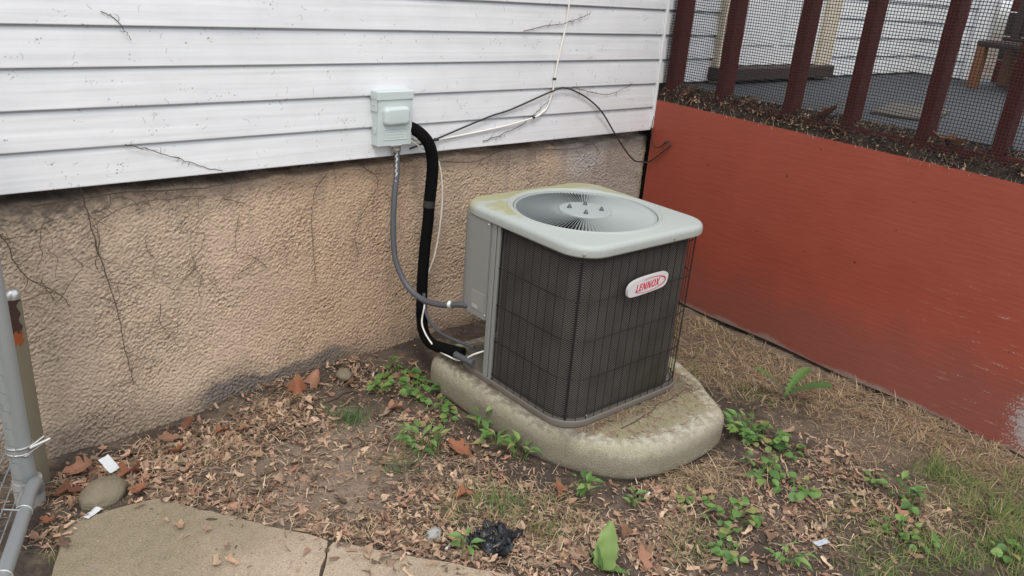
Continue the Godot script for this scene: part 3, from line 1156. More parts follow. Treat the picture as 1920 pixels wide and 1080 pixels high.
		uvs.append(ur)
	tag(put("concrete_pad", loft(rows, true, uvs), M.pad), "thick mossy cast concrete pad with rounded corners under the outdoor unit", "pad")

# ---------------------------------------------------------------- services on the wall
func build_services() -> void:
	var o := thing("disconnect_box", "pale grey green metal electrical disconnect box on white siding", "electrical box", V(-1.557, 0.898, 0.004))
	put("body", cbox(V(0.144, 0.19, 0.046), 0.003, V(0, 0.095, 0.025)), M.box, o)
	var lid := put("lid", cbox(V(0.148, 0.172, 0.006), 0.0025, V(0.0005, 0.087, 0.0515)), M.box, o)
	# rain hood with ears on both sides
	put("hood", joined([cbox(V(0.158, 0.034, 0.058), 0.004, V(0, 0.186, 0.030)), cbox(V(0.004, 0.05, 0.044), 0.0018, V(-0.0745, 0.152, 0.026)), cbox(V(0.004, 0.028, 0.03), 0.0015, V(0.0755, 0.160, 0.034))]), M.box, o)
	var rows := []
	for q in [[0.0, 0.0], [0.0, 0.008], [0.001, 0.012], [0.004, 0.0165], [0.009, 0.019], [0.013, 0.0195], [0.030, 0.020], [0.0334, 0.020]]:
		var row := round_square(0.056 - q[0], maxf(0.018 - q[0] * 0.8, 0.0005), q[1], 6, 0.0335 - q[0])
		rows.append(row)
	put("handle_cover", loft(rows, true), M.box, lid, Transform3D(Basis(Vector3.RIGHT, PI / 2), V(0.001, 0.112, 0.0535)))
	put("embossed_frame", joined([spanbox(V(-0.05, 0.062, 0.0543), V(0.055, 0.0645, 0.0567), 0.001), spanbox(V(-0.05, 0.024, 0.0543), V(0.055, 0.0265, 0.0567), 0.001), spanbox(V(-0.05, 0.0265, 0.0543), V(-0.0475, 0.062, 0.0567), 0.001), spanbox(V(0.0525, 0.0265, 0.0543), V(0.055, 0.062, 0.0567), 0.001)]), M.box, lid)
	var bumps := []
	rng.seed = 12
	for r in 3:
		var x := -0.034
		while x < 0.04:
			var wd := rng.randf_range(0.004, 0.011)
			bumps.append(spanbox(V(x, 0.032 + r * 0.010, 0.0543), V(x + wd, 0.037 + r * 0.010, 0.0557), 0.0006))
			x += wd + 0.003
	put("worn_embossing", joined(bumps), M.box, lid)
	put("latch", cbox(V(0.05, 0.008, 0.012), 0.002, V(0.008, 0.001, 0.050)), M.zinc, o)
	for y in [0.055]:
		put("knockout", lathe([Vector2(0.012, 0.0), Vector2(0.014, 0.001), Vector2(0.012, 0.002), Vector2(0.0, 0.0015)], 18), M.box, o, Transform3D(Basis(Vector3.BACK, PI / 2), V(-0.072, y, 0.025)))
	put("screw", lathe([Vector2(0.004, 0), Vector2(0.004, 0.002), Vector2(0, 0.003)], 8), M.zinc, o, Transform3D(Basis(Vector3.BACK, PI / 2), V(-0.0765, 0.15, 0.026)))
	put("conduit_fitting", lathe([Vector2(0.0, -0.03), Vector2(0.016, -0.03), Vector2(0.017, -0.016), Vector2(0.014, -0.012), Vector2(0.019, -0.008), Vector2(0.019, 0.0)], 12), M.zinc, o, Transform3D(Basis.IDENTITY, V(0.024, 0.0, 0.03)))

	var c := thing("electrical_conduit", "grey flexible conduit hanging from the disconnect box to the control cabinet", "conduit")
	put("conduit", tube(smooth_path([V(-1.533, 0.872, 0.034), V(-1.537, 0.80, 0.045), V(-1.556, 0.705, 0.060), V(-1.569, 0.58, 0.076), V(-1.570, 0.46, 0.10), V(-1.552, 0.372, 0.15), V(-1.533, 0.335, 0.23), V(-1.520, 0.345, 0.33), V(-1.500, 0.375, 0.42), V(-1.485, 0.382, 0.46)], 8), 0.0115, 10), M.conduit, c)
	put("end_fitting", lathe([Vector2(0.0, -0.02), Vector2(0.0145, -0.02), Vector2(0.0145, 0.0), Vector2(0.017, 0.004), Vector2(0.017, 0.014), Vector2(0.0, 0.014)], 12), M.zinc, c, Transform3D(Basis(V(1, 0, 0.2).normalized(), 1.25), V(-1.511, 0.362, 0.378)))
	var dr := []
	for k in 26:
		dr.append(V(-1.540 - k * 0.0004 + 0.0028 * sin(k * 1.9), 0.868 - k * 0.0055, 0.045 + k * 0.0006 + 0.002 * cos(k * 1.3)))
	put("caulk_drip", tube(smooth_path(dr, 2), 0.0034, 5), mat(lin(0.5, 0.5, 0.48), 0.6), c)

	var l := thing("refrigerant_line", "black foam insulated refrigerant line running down the wall to the outdoor unit", "pipe")
	put("upper_insulation", tube(smooth_path([V(-1.476, 0.952, -0.02), V(-1.472, 0.957, 0.030), V(-1.456, 0.942, 0.074), V(-1.431, 0.905, 0.097), V(-1.414, 0.85, 0.100), V(-1.411, 0.78, 0.100), V(-1.420, 0.672, 0.10)], 8), 0.0232, 14), M.foam, l)
	put("lower_insulation", tube(smooth_path([V(-1.4205, 0.669, 0.10), V(-1.424, 0.60, 0.102), V(-1.436, 0.50, 0.105), V(-1.452, 0.38, 0.118), V(-1.468, 0.27, 0.14), V(-1.484, 0.20, 0.17), V(-1.500, 0.166, 0.215), V(-1.512, 0.158, 0.28), V(-1.500, 0.165, 0.36), V(-1.475, 0.170, 0.43)], 8), 0.0222, 14), M.foam, l)
	put("tape_band", tube([V(-1.4195, 0.682, 0.10), V(-1.4212, 0.655, 0.10)], 0.0240, 14), M.black_wire2, l)
	put("copper_stub", tube(smooth_path([V(-1.512, 0.176, 0.43), V(-1.512, 0.178, 0.47), V(-1.505, 0.18, 0.53)], 4), 0.0125, 10), M.conduit, l)
	put("liquid_line", tube(smooth_path([V(-1.470, 0.32, 0.155), V(-1.478, 0.24, 0.19), V(-1.470, 0.198, 0.25), V(-1.462, 0.19, 0.33), V(-1.44, 0.195, 0.45)], 6), 0.0065, 8), M.conduit, l)

	var w := thing("thermostat_cable", "thin white cable dropping beside the black insulated line", "cable")
	put("cable", tube(smooth_path([V(-1.515, 0.930, 0.02), V(-1.47, 0.905, 0.05), V(-1.42, 0.87, 0.07), V(-1.386, 0.855, 0.078), V(-1.357, 0.79, 0.08), V(-1.343, 0.68, 0.08), V(-1.350, 0.547, 0.08), V(-1.370, 0.436, 0.08), V(-1.41, 0.34, 0.085), V(-1.475, 0.28, 0.17), V(-1.530, 0.225, 0.235), V(-1.526, 0.165, 0.31), V(-1.512, 0.150, 0.39), V(-1.509, 0.163, 0.46), V(-1.498, 0.21, 0.52), V(-1.46, 0.23, 0.55)], 8), 0.0034, 6), M.white_wire, w)

	w = thing("coaxial_cable", "white cable stapled down the white siding towards the disconnect box", "cable")
	put("cable", tube(smooth_path([V(-0.668, 1.60, 0.019), V(-0.672, 1.441, 0.018), V(-0.679, 1.334, 0.017), V(-0.703, 1.224, 0.019), V(-0.720, 1.112, 0.019), V(-0.722, 1.067, 0.019), V(-0.747, 0.999, 0.018), V(-0.775, 0.975, 0.018), V(-0.822, 0.957, 0.019), V(-0.972, 0.932, 0.019), V(-1.115, 0.916, 0.019), V(-1.252, 0.904, 0.019), V(-1.343, 0.899, 0.021), V(-1.43, 0.905, 0.02), V(-1.50, 0.93, 0.02)], 8), 0.0040, 8), M.white_wire, w)
	for q in [V(-0.720, 1.118, 0.020), V(-0.826, 0.957, 0.020)]:
		put("clip", cbox(V(0.014, 0.010, 0.012), 0.002, q), M.black_wire2, w)
	put("tie", cbox(V(0.010, 0.009, 0.012), 0.002, V(-0.722, 1.066, 0.021)), mat(lin(0.45, 0.40, 0.06), 0.6), w)

	w = thing("black_cable", "black cable arching over the white siding to the porch corner", "cable")
	put("cable", tube(smooth_path([V(-1.47, 0.875, 0.03), V(-1.40, 0.893, 0.03), V(-1.347, 0.901, 0.024), V(-1.177, 0.947, 0.021), V(-1.06, 0.978, 0.021), V(-0.953, 1.0, 0.021), V(-0.725, 1.068, 0.024), V(-0.648, 1.077, 0.022), V(-0.542, 1.045, 0.022), V(-0.455, 1.0, 0.025), V(-0.385, 0.947, 0.028), V(-0.294, 0.853, 0.03), V(-0.178, 0.753, 0.02), V(-0.10, 0.702, 0.012), V(-0.043, 0.689, 0.012), V(-0.02, 0.69, 0.03), V(-0.016, 0.725, 0.077), V(-0.014, 0.803, 0.157)], 8), 0.0036, 6), M.black_wire2, w)
	put("curl", tube(smooth_path([V(-0.012, 0.803, 0.157), V(-0.010, 0.818, 0.135), V(-0.010, 0.800, 0.112), V(-0.012, 0.775, 0.08), V(-0.012, 0.79, 0.04), V(-0.012, 0.86, 0.022), V(-0.008, 0.92, 0.02)], 6), 0.0024, 6), M.black_wire2, w)
	put("knot", cbox(V(0.022, 0.012, 0.014), 0.003, V(-1.345, 0.901, 0.027)), M.black_wire2, w)
	put("knot", cbox(V(0.010, 0.013, 0.014), 0.003, V(-0.011, 0.808, 0.118)), M.black_wire2, w)

	# dead vines left on wall and siding
	rng.seed = 31
	var vines := [
		["long dead vine stem running down the stucco at left", [[-2.62, 0.84], [-2.61, 0.784], [-2.60, 0.70], [-2.585, 0.599], [-2.56, 0.45], [-2.55, 0.313], [-2.54, 0.22], [-2.533, 0.149]], -0.018, 0.0022, 6],
		["dead vine stem clinging along the top of the stucco below the siding", [[-2.75, 0.80], [-2.5, 0.812], [-2.3, 0.80], [-2.15, 0.805], [-1.95, 0.828], [-1.75, 0.822], [-1.62, 0.835], [-1.5, 0.83]], -0.015, 0.002, 5],
		["dead vine stem on the stucco left of the grey conduit", [[-1.80, 0.80], [-1.847, 0.74], [-1.862, 0.65], [-1.862, 0.554], [-1.855, 0.46], [-1.85, 0.381]], -0.018, 0.0016, 5],
		["branching dead vine by the fence post on the left of the stucco", [[-2.86, 0.75], [-2.83, 0.70], [-2.80, 0.60], [-2.72, 0.52], [-2.69, 0.47]], -0.016, 0.0022, 5],
		["thin dead vine arching right from the long vine under the siding", [[-2.59, 0.72], [-2.53, 0.755], [-2.44, 0.775], [-2.3, 0.772], [-2.23, 0.768]], -0.017, 0.0014, 3],
		["dead vine sprig curving on the stucco behind the refrigerant line", [[-1.66, 0.82], [-1.58, 0.75], [-1.63, 0.66], [-1.68, 0.55], [-1.66, 0.46]], -0.018, 0.0014, 4],
		["dead vine stem crossing the stucco above the outdoor unit", [[-1.28, 0.80], [-1.1, 0.78], [-0.95, 0.82], [-0.72, 0.80], [-0.5, 0.79], [-0.3, 0.82]], -0.018, 0.0015, 5],
		["small dead vine hook low on the middle of the stucco", [[-2.42, 0.42], [-2.43, 0.36], [-2.41, 0.32], [-2.37, 0.30]], -0.018, 0.0015, 2],
		["bare twig slanting across the lowest siding board at left", [[-2.49, 0.966], [-2.42, 0.945], [-2.33, 0.908], [-2.26, 0.878], [-2.20, 0.858]], 0.016, 0.0015, 4],
		["short bent twig stuck near the top left of the siding", [[-2.52, 1.345], [-2.49, 1.333], [-2.462, 1.30], [-2.445, 1.27]], 0.016, 0.0014, 1],
		["dead tendril with rootlets on siding crossing the white cable high up", [[-0.92, 1.312], [-0.82, 1.333], [-0.70, 1.348], [-0.60, 1.37], [-0.54, 1.392]], 0.017, 0.0016, 8],
		["dead tendril on the siding right of the black cable arch", [[-0.60, 1.078], [-0.52, 1.062], [-0.40, 1.04], [-0.30, 1.048], [-0.2, 1.085]], 0.017, 0.0016, 7],
		["dead tendril below the white cable on the lowest siding board", [[-1.10, 0.875], [-1.0, 0.895], [-0.9, 0.925], [-0.83, 0.965], [-0.72, 1.04]], 0.017, 0.0016, 6]]
	for v in vines:
		var stem := []
		for q in v[1]:
			stem.append(V(q[0], q[1], v[2]))
		var path := smooth_path(stem, 6)
		for k in path.size():
			path[k] += V(rng.randfn() * 0.0016, rng.randfn() * 0.0016, absf(rng.randfn()) * 0.0015)
		var list := [tube(path, v[3], 5, true, v[3] * 0.6)]
		for b in v[4] * 2:
			var s: Vector3 = path[rng.randi_range(1, path.size() - 2)]
			var a := rng.randf() * TAU
			var br := [s]
			var len := rng.randf_range(0.012, 0.035) if v[2] > 0 else rng.randf_range(0.02, 0.13)
			for k in 5:
				a += rng.randfn() * 0.4
				s += V(cos(a), sin(a), 0) * len / 5
				s.z = maxf(s.z, v[2] - 0.002)
				br.append(s)
			list.append(tube(br, v[3] * 0.55, 4, true, v[3] * 0.25))
		tag(put("dead_vine", joined(list), M.vine), v[0], "vine", "dead vines on the house wall")

	rng.seed = 47
	var fine_list := []
	for k in 60:
		var left := rng.randf() < 0.6
		var s := V(rng.randf_range(-2.95, -2.1) if left else rng.randf_range(-2.1, -0.1), rng.randf_range(0.45, 0.80), -0.024)
		var a := rng.randf() * TAU
		var pts := [s]
		var ln := rng.randf_range(0.03, 0.16)
		for q in 7:
			a += rng.randfn() * 0.35
			s += V(cos(a), sin(a), 0) * ln / 7
			s.y = minf(s.y, 0.80)
			pts.append(s)
		var rr := rng.randf_range(0.0007, 0.0015)
		fine_list.append(tube(pts, rr, 4, true, rr * 0.5))
	tag(put("creeper_remains", joined(fine_list), M.vine), "fine dead creeper tendrils scattered over the upper stucco", "creeper", "", "stuff")

# ---------------------------------------------------------------- fence at the left edge
func build_fence() -> void:
	var o := thing("chain_link_fence", "galvanised chain link fence with end post at the left edge", "fence")
	var pp := V(-2.915, 0, 0.215)
	put("post", tube([pp + V(0, -0.2, 0), pp + V(0, 0.6, 0), pp + V(0.0, 1.25, 0)], 0.0315, 20), M.galv_old, o)
	put("post_sleeve", tube([pp + V(0.004, -0.2, 0.004), pp + V(0.004, 0.06, 0.004)], 0.039, 20), mat(lin(0.33, 0.32, 0.30), 0.9), o)
	put("bottom_rail", tube(smooth_path([V(-2.893, 0.03, 0.245), V(-2.895, 0.062, 0.262), V(-2.905, 0.075, 0.285), V(-2.93, 0.078, 0.34), V(-2.99, 0.08, 0.50), V(-3.25, 0.09, 1.15), V(-3.6, 0.09, 2.0)], 6), 0.0185, 14), M.galv, o)
	for e in [[V(-2.955, 0.079, 0.405), 0.0205], [V(-3.05, 0.082, 0.65), 0.0205]]:
		var ring := []
		for k in 13:
			var a := TAU * k / 12
			ring.append(e[0] + V(0.93, 0, 0.37) * cos(a) * e[1] + V(0, 1, 0) * sin(a) * e[1])
		ring.append(e[0] + V(-0.05, 0.035, 0.01))
		put("tie_wire", tube(ring, 0.0026, 6), M.zinc, o)
	for e in [[0.175, 0.0], [0.155, 0.5]]:
		var ring := []
		for k in 15:
			var a: float = TAU * k / 12 + e[1]
			ring.append(pp + V(cos(a) * 0.034, e[0] + 0.004 * sin(a * 0.5), sin(a) * 0.034))
		ring.append(pp + V(0.062, e[0] + 0.012, 0.01))
		put("tie_wire", tube(smooth_path(ring, 2), 0.0032, 6), M.zinc, o)
	put("bolt", tube([pp + V(0.02, 0.17, 0.028), pp + V(0.075, 0.18, 0.02)], 0.0055, 8), M.zinc, o)
	# woven diamond mesh on the far side of post and rail
	var list := []
	var dirv := V(-0.38, 0, 0.925)
	for k in 14:
		var pts := []
		for j in 24:
			var y := 0.05 + j * 0.028
			pts.append(pp + V(-0.01, 0, 0.02) + dirv * (0.02 + k * 0.056 + (0.028 if j % 2 == 0 else 0.0)) + V(0.006 * (1 if j % 2 else -1), y, 0))
		list.append(tube(pts, 0.0018, 5))
	put("chain_mesh", joined(list), M.galv_old, o)
	var p := thing("old_pole", "olive brown weathered pole behind the fence post with rust and brown paint", "pole", V(-2.852, 0, 0.085))
	put("shaft", tube([V(0, -0.15, 0), V(0, 0.3, 0), V(0.0, 0.56, 0)], 0.0205, 14), M.olive, p)
	for e in [["paint_patch", 0.470, 0.572, 0.0213, M.brown_paint], ["rust_patch", 0.432, 0.478, 0.0211, M.rust]]:
		var sheet := []
		for j in 9:
			var y: float = lerpf(e[1], e[2], j / 8.0)
			var row := []
			for i in 9:
				var half := 0.85 + 0.25 * sin(j * 1.9 + e[1] * 40.0)
				var a := 2.1 + lerpf(half, -half, i / 8.0)
				row.append(V(cos(a) * e[3], y + 0.006 * sin(i * 1.7), sin(a) * e[3]))
			sheet.append(row)
		put(e[0], loft(sheet), e[4], p)
	put("cap", lathe([Vector2(0.022, 0.57), Vector2(0.023, 0.585), Vector2(0.015, 0.596), Vector2(0, 0.598)], 12), M.zinc, p)

# ---------------------------------------------------------------- plants
func leaf_mesh(prof: Array, cup: float, droop: float, wave := 0.0) -> ArrayMesh:   # prof: half width along a leaf of length 1 pointing to +z
	var rows := []
	var n := prof.size()
	for j in n:
		var t := float(j) / (n - 1)
		var row := []
		for i in 5:
			var s := (i - 2) / 2.0
			var w: float = prof[j] * s
			row.append(V(w, cup * absf(s) * prof[j] * 1.2 - droop * t * t + wave * sin(t * 17.0 + i) * absf(s), t))
		row.reverse()
		rows.append(row)
	return loft(rows)

var LEAF := {}
func make_leaves() -> void:
	LEAF.round = leaf_mesh([0.10, 0.34, 0.44, 0.46, 0.42, 0.30, 0.05], 0.25, 0.16)
	LEAF.lance = leaf_mesh([0.03, 0.13, 0.20, 0.23, 0.20, 0.13, 0.06, 0.01], 0.4, 0.3)
	LEAF.dock = leaf_mesh([0.10, 0.20, 0.25, 0.22, 0.27, 0.23, 0.26, 0.20, 0.21, 0.15, 0.11, 0.04], 0.35, 0.25, 0.03)
	LEAF.fern = leaf_mesh([0.02, 0.03, 0.07, 0.04, 0.13, 0.06, 0.17, 0.07, 0.20, 0.08, 0.21, 0.09, 0.21, 0.10, 0.20, 0.10, 0.16, 0.04], 0.3, 0.35)
	LEAF.blade = leaf_mesh([0.022, 0.026, 0.022, 0.014, 0.002], 0.5, 0.35)

func weed(label: String, x: float, z: float, kind: String, n: int, spread: float, size: float, sd: int, y0 := -9.0) -> void:
	rng.seed = sd
	var base := height(x, z) if y0 < -1.0 else y0
	var o := thing("weed_plant", label, "weed", V(x, base, z), 0.0, "green weeds growing round the pad")
	var stems := []
	if kind == "round" or kind == "lance":
		n = int(n * 1.6)
	for k in n:
		var a := rng.randf() * TAU
		var d := spread * sqrt(rng.randf())
		var tip := V(cos(a) * d, 0.0, sin(a) * d)
		var up := rng.randf_range(0.25, 1.0) * size * 1.4
		if kind == "dock" or kind == "fern":
			tip = tip * 0.15
			up = 0.01
		var gy := 0.0
		if y0 < -1.0:
			gy = height(x + tip.x, z + tip.z) - base
		tip.y = gy + up
		var foot := V(tip.x * 0.55, gy - 0.005, tip.z * 0.55)
		var yaw := a + rng.randfn() * 0.7
		var pitch := rng.randf_range(-0.5, 0.45)
		if kind == "lance":
			pitch = rng.randf_range(-0.9, 0.1)
		elif kind == "dock":
			pitch = -1.35 if k < 2 else rng.randf_range(-0.7, -0.1)
		elif kind == "fern":
			pitch = rng.randf_range(-1.1, -0.8)
		var b := Basis(Vector3.UP, PI / 2 - yaw) * Basis(Vector3.RIGHT, pitch) * Basis(Vector3.BACK, rng.randfn() * 0.3)
		var s := size * rng.randf_range(0.5, 1.05)
		if kind == "dock":
			s = size * (1.0 if k == 0 else rng.randf_range(0.45, 0.65))
		put("leaf", LEAF[kind], M.greens[rng.randi() % 5 if rng.randf() < 0.6 else 0], o, Transform3D(b.scaled(Vector3.ONE * s), tip))
		if kind != "dock" and kind != "fern" and k % 2 == 0:
			stems.append(tube(smooth_path([foot, (foot + tip) / 2 + V(0, up * 0.2, 0), tip], 3), 0.0011, 4, false))
	if stems.size():
		put("stem", joined(stems), M.greens[1], o)

func fallen_leaf_mesh(sd: int, lobes: int) -> ArrayMesh:
	rng.seed = sd
	var rows := []
	var n := 15
	var c1 := rng.randf_range(0.5, 1.6)
	var c2 := rng.randf_range(-0.5, 0.9)
	var twist := rng.randfn() * 0.5
	var ph := rng.randf() * TAU
	for j in n:
		var t := float(j) / (n - 1)
		var w := pow(sin(PI * clampf(t * 0.97 + 0.02, 0, 1)), 0.75) * (0.62 - 0.2 * t)
		var row := []
		for i in 9:
			var s := (i - 4) / 4.0
			var rag := 1.0
			if absf(s) > 0.9:
				rag = 1.0 + 0.30 * sin(t * TAU * lobes * 0.5 + (0.6 if s > 0 else 0.0)) + rng.randfn() * 0.10
			elif absf(s) > 0.6:
				rag = 1.0 + 0.12 * sin(t * TAU * lobes * 0.5 + (0.6 if s > 0 else 0.0))
			var x := w * s * rag
			var y := c1 * x * x + c2 * (t - 0.5) * (t - 0.5) * 1.6 + twist * x * (t - 0.5) + 0.05 * sin(x * 9.0 + ph) * cos(t * 8.0) + 0.03 * absf(s)
			row.append(V(x, y, (t - 0.5) * 1.9 + absf(s) * 0.12 * sin(t * TAU * lobes * 0.5)))
		row.reverse()
		rows.append(row)
	return joined([loft(rows), tube([V(0, c2 * 0.4, -0.93), V(0.03, c2 * 0.45 + 0.02, -1.2), V(0.1, c2 * 0.5 + 0.03, -1.5)], 0.022, 5)])

# ---------------------------------------------------------------- loose things on the ground
func build_small() -> void:
	make_leaves()
	var ws := [
		["lush rounded leaf weed at the back left of the concrete pad", -1.60, 0.19, "round", 12, 0.055, 0.040],
		["small rounded weed on bare soil well left of the pad", -1.728, 0.258, "round", 12, 0.045, 0.034],
		["dense rounded leaf weed hugging the left side of the pad", -1.615, 0.345, "round", 20, 0.065, 0.040],
		["trailing weed halfway along the left edge of the pad", -1.625, 0.50, "round", 9, 0.045, 0.032],
		["grassy lance leaf weed left of the pad among litter", -1.83, 0.67, "lance", 16, 0.07, 0.055],
		["tiny weed sprouting on the pad beside the pipes", -1.46, 0.33, "round", 5, 0.025, 0.024, 0.118],
		["pointed leaf weed leaning on the left face of the pad", -1.583, 0.685, "lance", 7, 0.035, 0.058],
		["pointed leaf weed standing before the pad near its left front", -1.595, 0.80, "lance", 9, 0.045, 0.055],
		["bright pointed weed at the front left curve of the pad", -1.590, 0.895, "lance", 11, 0.05, 0.050],
		["pale green seedling in front of the pad corner", -1.545, 1.165, "lance", 11, 0.035, 0.045],
		["tall wavy dock leaf plant near the bottom of the photo", -1.76, 1.455, "dock", 5, 0.03, 0.13],
		["two serrated fern like leaves standing before the red skirt", -0.41, 1.205, "fern", 3, 0.02, 0.185],
		["tall lush weed touching the right front of the pad", -0.80, 1.275, "lance", 22, 0.06, 0.050],
		["broad rounded weed patch right of the pad", -0.77, 1.335, "round", 24, 0.075, 0.042],
		["rounded weed between the right patch and the dark soil", -0.77, 1.43, "round", 10, 0.045, 0.036],
		["rounded weed growing over dark soil right of the pad front", -0.965, 1.462, "round", 20, 0.07, 0.036],
		["trailing rounded weed at the end of the dark soil patch", -0.96, 1.585, "round", 12, 0.06, 0.034],
		["loose clover like weed on the open soil at lower right", -1.27, 1.535, "round", 20, 0.085, 0.034],
		["single sprig of round leaves below the pad front", -1.312, 1.383, "round", 6, 0.03, 0.030],
		["bright upright weed in the lower right lawn", -0.69, 1.80, "lance", 12, 0.045, 0.05],
		["dark low weed beside the bright upright one at right", -0.725, 1.855, "round", 9, 0.04, 0.034],
		["yellow green seedling on the soil at right", -0.69, 1.72, "round", 5, 0.025, 0.03],
		["small yellow green seedling before the pad", -1.462, 1.31, "lance", 6, 0.022, 0.04],
		["lone green blade seedling by the walkway edge", -2.047, 1.187, "lance", 5, 0.02, 0.06],
		["low leafy weed at the bottom right edge of the photo", -1.30, 1.76, "lance", 12, 0.05, 0.042],
		["small leafy weed amid thin grass at lower right", -0.898, 1.873, "round", 8, 0.045, 0.030],
		["round tuft of fine green leaves at the bottom near the middle right", -1.415, 1.625, "round", 10, 0.045, 0.032],
		["low round weed near the lower right lawn edge", -0.88, 1.95, "round", 9, 0.05, 0.03],
		["pale seedling at the foot of the pad left side", -1.655, 0.575, "round", 6, 0.03, 0.028],
		["rounded weed at the far lower right corner", -0.72, 2.14, "round", 9, 0.05, 0.032]]
	var sd := 1000
	for w in ws:
		sd += 1
		weed(w[0], w[1], w[2], w[3], w[4], w[5], w[6], sd, w[7] if w.size() > 7 else -9.0)

	var lv := [
		["large orange brown maple leaf lying before the left side of the pad", -1.747, 0.77, 0.050, 0], ["orange leaf heaped on the litter near the left wall foot", -2.489, 0.222, 0.050, 0],
		["orange brown leaf standing against the dark foundation strip", -1.915, 0.085, 0.050, 2], ["curled brown leaf beside the standing one at the foundation strip", -1.993, 0.095, 0.052, 0],
		["rust brown folded leaf against the grey stone", -2.66, 0.395, 0.040, 0], ["pale pink brown leaf by the fence end below the wall", -2.753, 0.132, 0.060, 2],
		["tan oak leaf beside the white paper scrap", -2.645, 0.265, 0.050, 0], ["bright orange leaf piece at the wall foot left of centre", -2.32, 0.178, 0.028, 0],
		["dark brown leaf at the wall foot", -2.385, 0.045, 0.032, 3], ["dark red brown leaf near the fence rail end", -2.82, 0.253, 0.040, 3],
		["salmon coloured leaf left of the pad among weeds", -1.772, 0.417, 0.040, 2], ["reddish leaf standing in the grass before the pad", -1.623, 1.128, 0.030, 0],
		["pale leaf next to the black plastic scrap", -2.035, 1.12, 0.026, 4], ["pinkish leaf on the ground at lower right", -0.816, 1.867, 0.036, 2],
		["brown leaf upright behind the dock plant", -1.599, 1.384, 0.030, 1], ["light tan leaf on the bare dusty soil", -2.307, 0.422, 0.026, 4],
		["orange leaf in the thin grass before the pad", -1.877, 0.966, 0.034, 0], ["pink brown leaf right of the dock plant", -1.65, 1.50, 0.036, 2],
		["small tan leaf on bare soil in front of the pad", -2.068, 0.748, 0.024, 4], ["brown leaf beside the rounded weed at the pad back", -1.798, 0.159, 0.030, 1],
		["brown leaf under the left wall litter", -2.262, 0.218, 0.030, 1], ["rust leaf left of the walkway corner", -2.90, 0.40, 0.032, 0],
		["orange leaf tucked between weeds and the pad corner", -1.578, 0.255, 0.030, 0], ["pale leaf on dry grass right of the pad", -1.228, 1.424, 0.028, 4],
		["tan leaf on dark soil at right", -0.728, 1.552, 0.022, 4], ["brown curled leaf close under the left stucco", -2.472, 0.10, 0.034, 1]]
	var shapes := []
	for k in 6:
		shapes.append(fallen_leaf_mesh(600 + k, [5, 7, 5, 3, 5, 7][k]))
	rng.seed = 91
	for l in lv:
		var b := Basis(Vector3.UP, rng.randf() * TAU) * Basis(Vector3.RIGHT, rng.randf_range(-0.25, 0.5)) * Basis(Vector3.BACK, rng.randfn() * 0.25)
		if "standing" in l[0] or "upright" in l[0]:
			b = Basis(Vector3.UP, -0.7 + rng.randfn() * 0.2) * Basis(Vector3.RIGHT, 1.1)
		var o := put("fallen_leaf", shapes[rng.randi() % 6], M.leaves[l[4]], null, Transform3D(b.scaled(Vector3.ONE * l[3]), V(l[1], height(l[1], l[2]) + 0.012 + l[3] * 0.25, l[2])))
		tag(o, l[0], "leaf", "larger fallen leaves on the soil")
	for l in [["big tan leaf caught behind the porch screen beside the third stud", 0.055, 1.075, 0.885, 0.062, 0], ["tan leaf caught behind the porch screen near the fifth stud", 0.055, 1.050, 1.40, 0.060, 0], ["dark leaf clump at the bottom of the porch screen by the first stud", 0.04, 1.062, 0.19, 0.045, 3], ["curled brown leaf behind the screen next to the second stud", 0.05, 1.058, 0.50, 0.045, 1]]:
		var b := Basis(Vector3.UP, rng.randf() * TAU) * Basis(Vector3.RIGHT, 0.6)
		tag(put("fallen_leaf", shapes[rng.randi() % 6], M.leaves[l[5]], null, Transform3D(b.scaled(Vector3.ONE * l[4]), V(l[1], l[2], l[3]))), l[0], "leaf", "leaves caught behind the porch screen")

	# stones, scraps, twigs
	var lump := FastNoiseLite.new()
	lump.seed = 44
	lump.frequency = 1.1
	var stone := func(sx: float, sy: float, sz: float, s: int) -> ArrayMesh:
		var rows := []
		for j in 13:
			var lat := PI * (j / 12.0 - 0.5)
			var row := []
			for i in 20:
				var lon := -TAU * i / 20.0
				var d := V(cos(lat) * cos(lon), sin(lat), cos(lat) * sin(lon))
				d *= 1.0 + lump.get_noise_3d(d.x + s * 7, d.y, d.z) * 0.22
				row.append(V(d.x * sx, d.y * sy, d.z * sz))
			rows.append(row)
		return loft(rows, true)
	tag(put("stone", stone.call(0.076, 0.040, 0.055, 1), M.stone, null, Transform3D(Basis(Vector3.UP, 0.5), V(-2.745, 0.012, 0.345))), "large smooth grey stone at the walkway corner", "stone")
	tag(put("stone", stone.call(0.04, 0.022, 0.03, 2), M.stone, null, Transform3D(Basis(Vector3.UP, 1.2), V(-1.80, 0.026, 0.10))), "small pale stone against the foundation left of the weeds", "stone")
	tag(put("stone", stone.call(0.026, 0.016, 0.02, 3), mat(lin(0.30, 0.30, 0.29), 0.9), null, Transform3D(Basis(Vector3.UP, 0.3), V(-2.06, 0.012, 1.06))), "small grey pebble left of the black plastic scrap", "stone")
	var sheet := func(w: float, d: float, crumple: float, s: int, n := 10) -> ArrayMesh:
		var rows := []
		for j in n:
			var row := []
			for i in n:
				var x := (float(i) / (n - 1) - 0.5) * w
				var z := (float(j) / (n - 1) - 0.5) * d
				var e := lump.get_noise_3d(x * 22 + s * 9, 0, z * 22) 
				var e2 := lump.get_noise_3d(x * 48 + s * 9, 5, z * 48)
				row.append(V(x + e2 * crumple * 0.6, (absf(e) * 1.6 + absf(e2) * 0.8) * crumple, z + e * crumple))
			row.reverse()
			rows.append(row)
		return loft(rows)
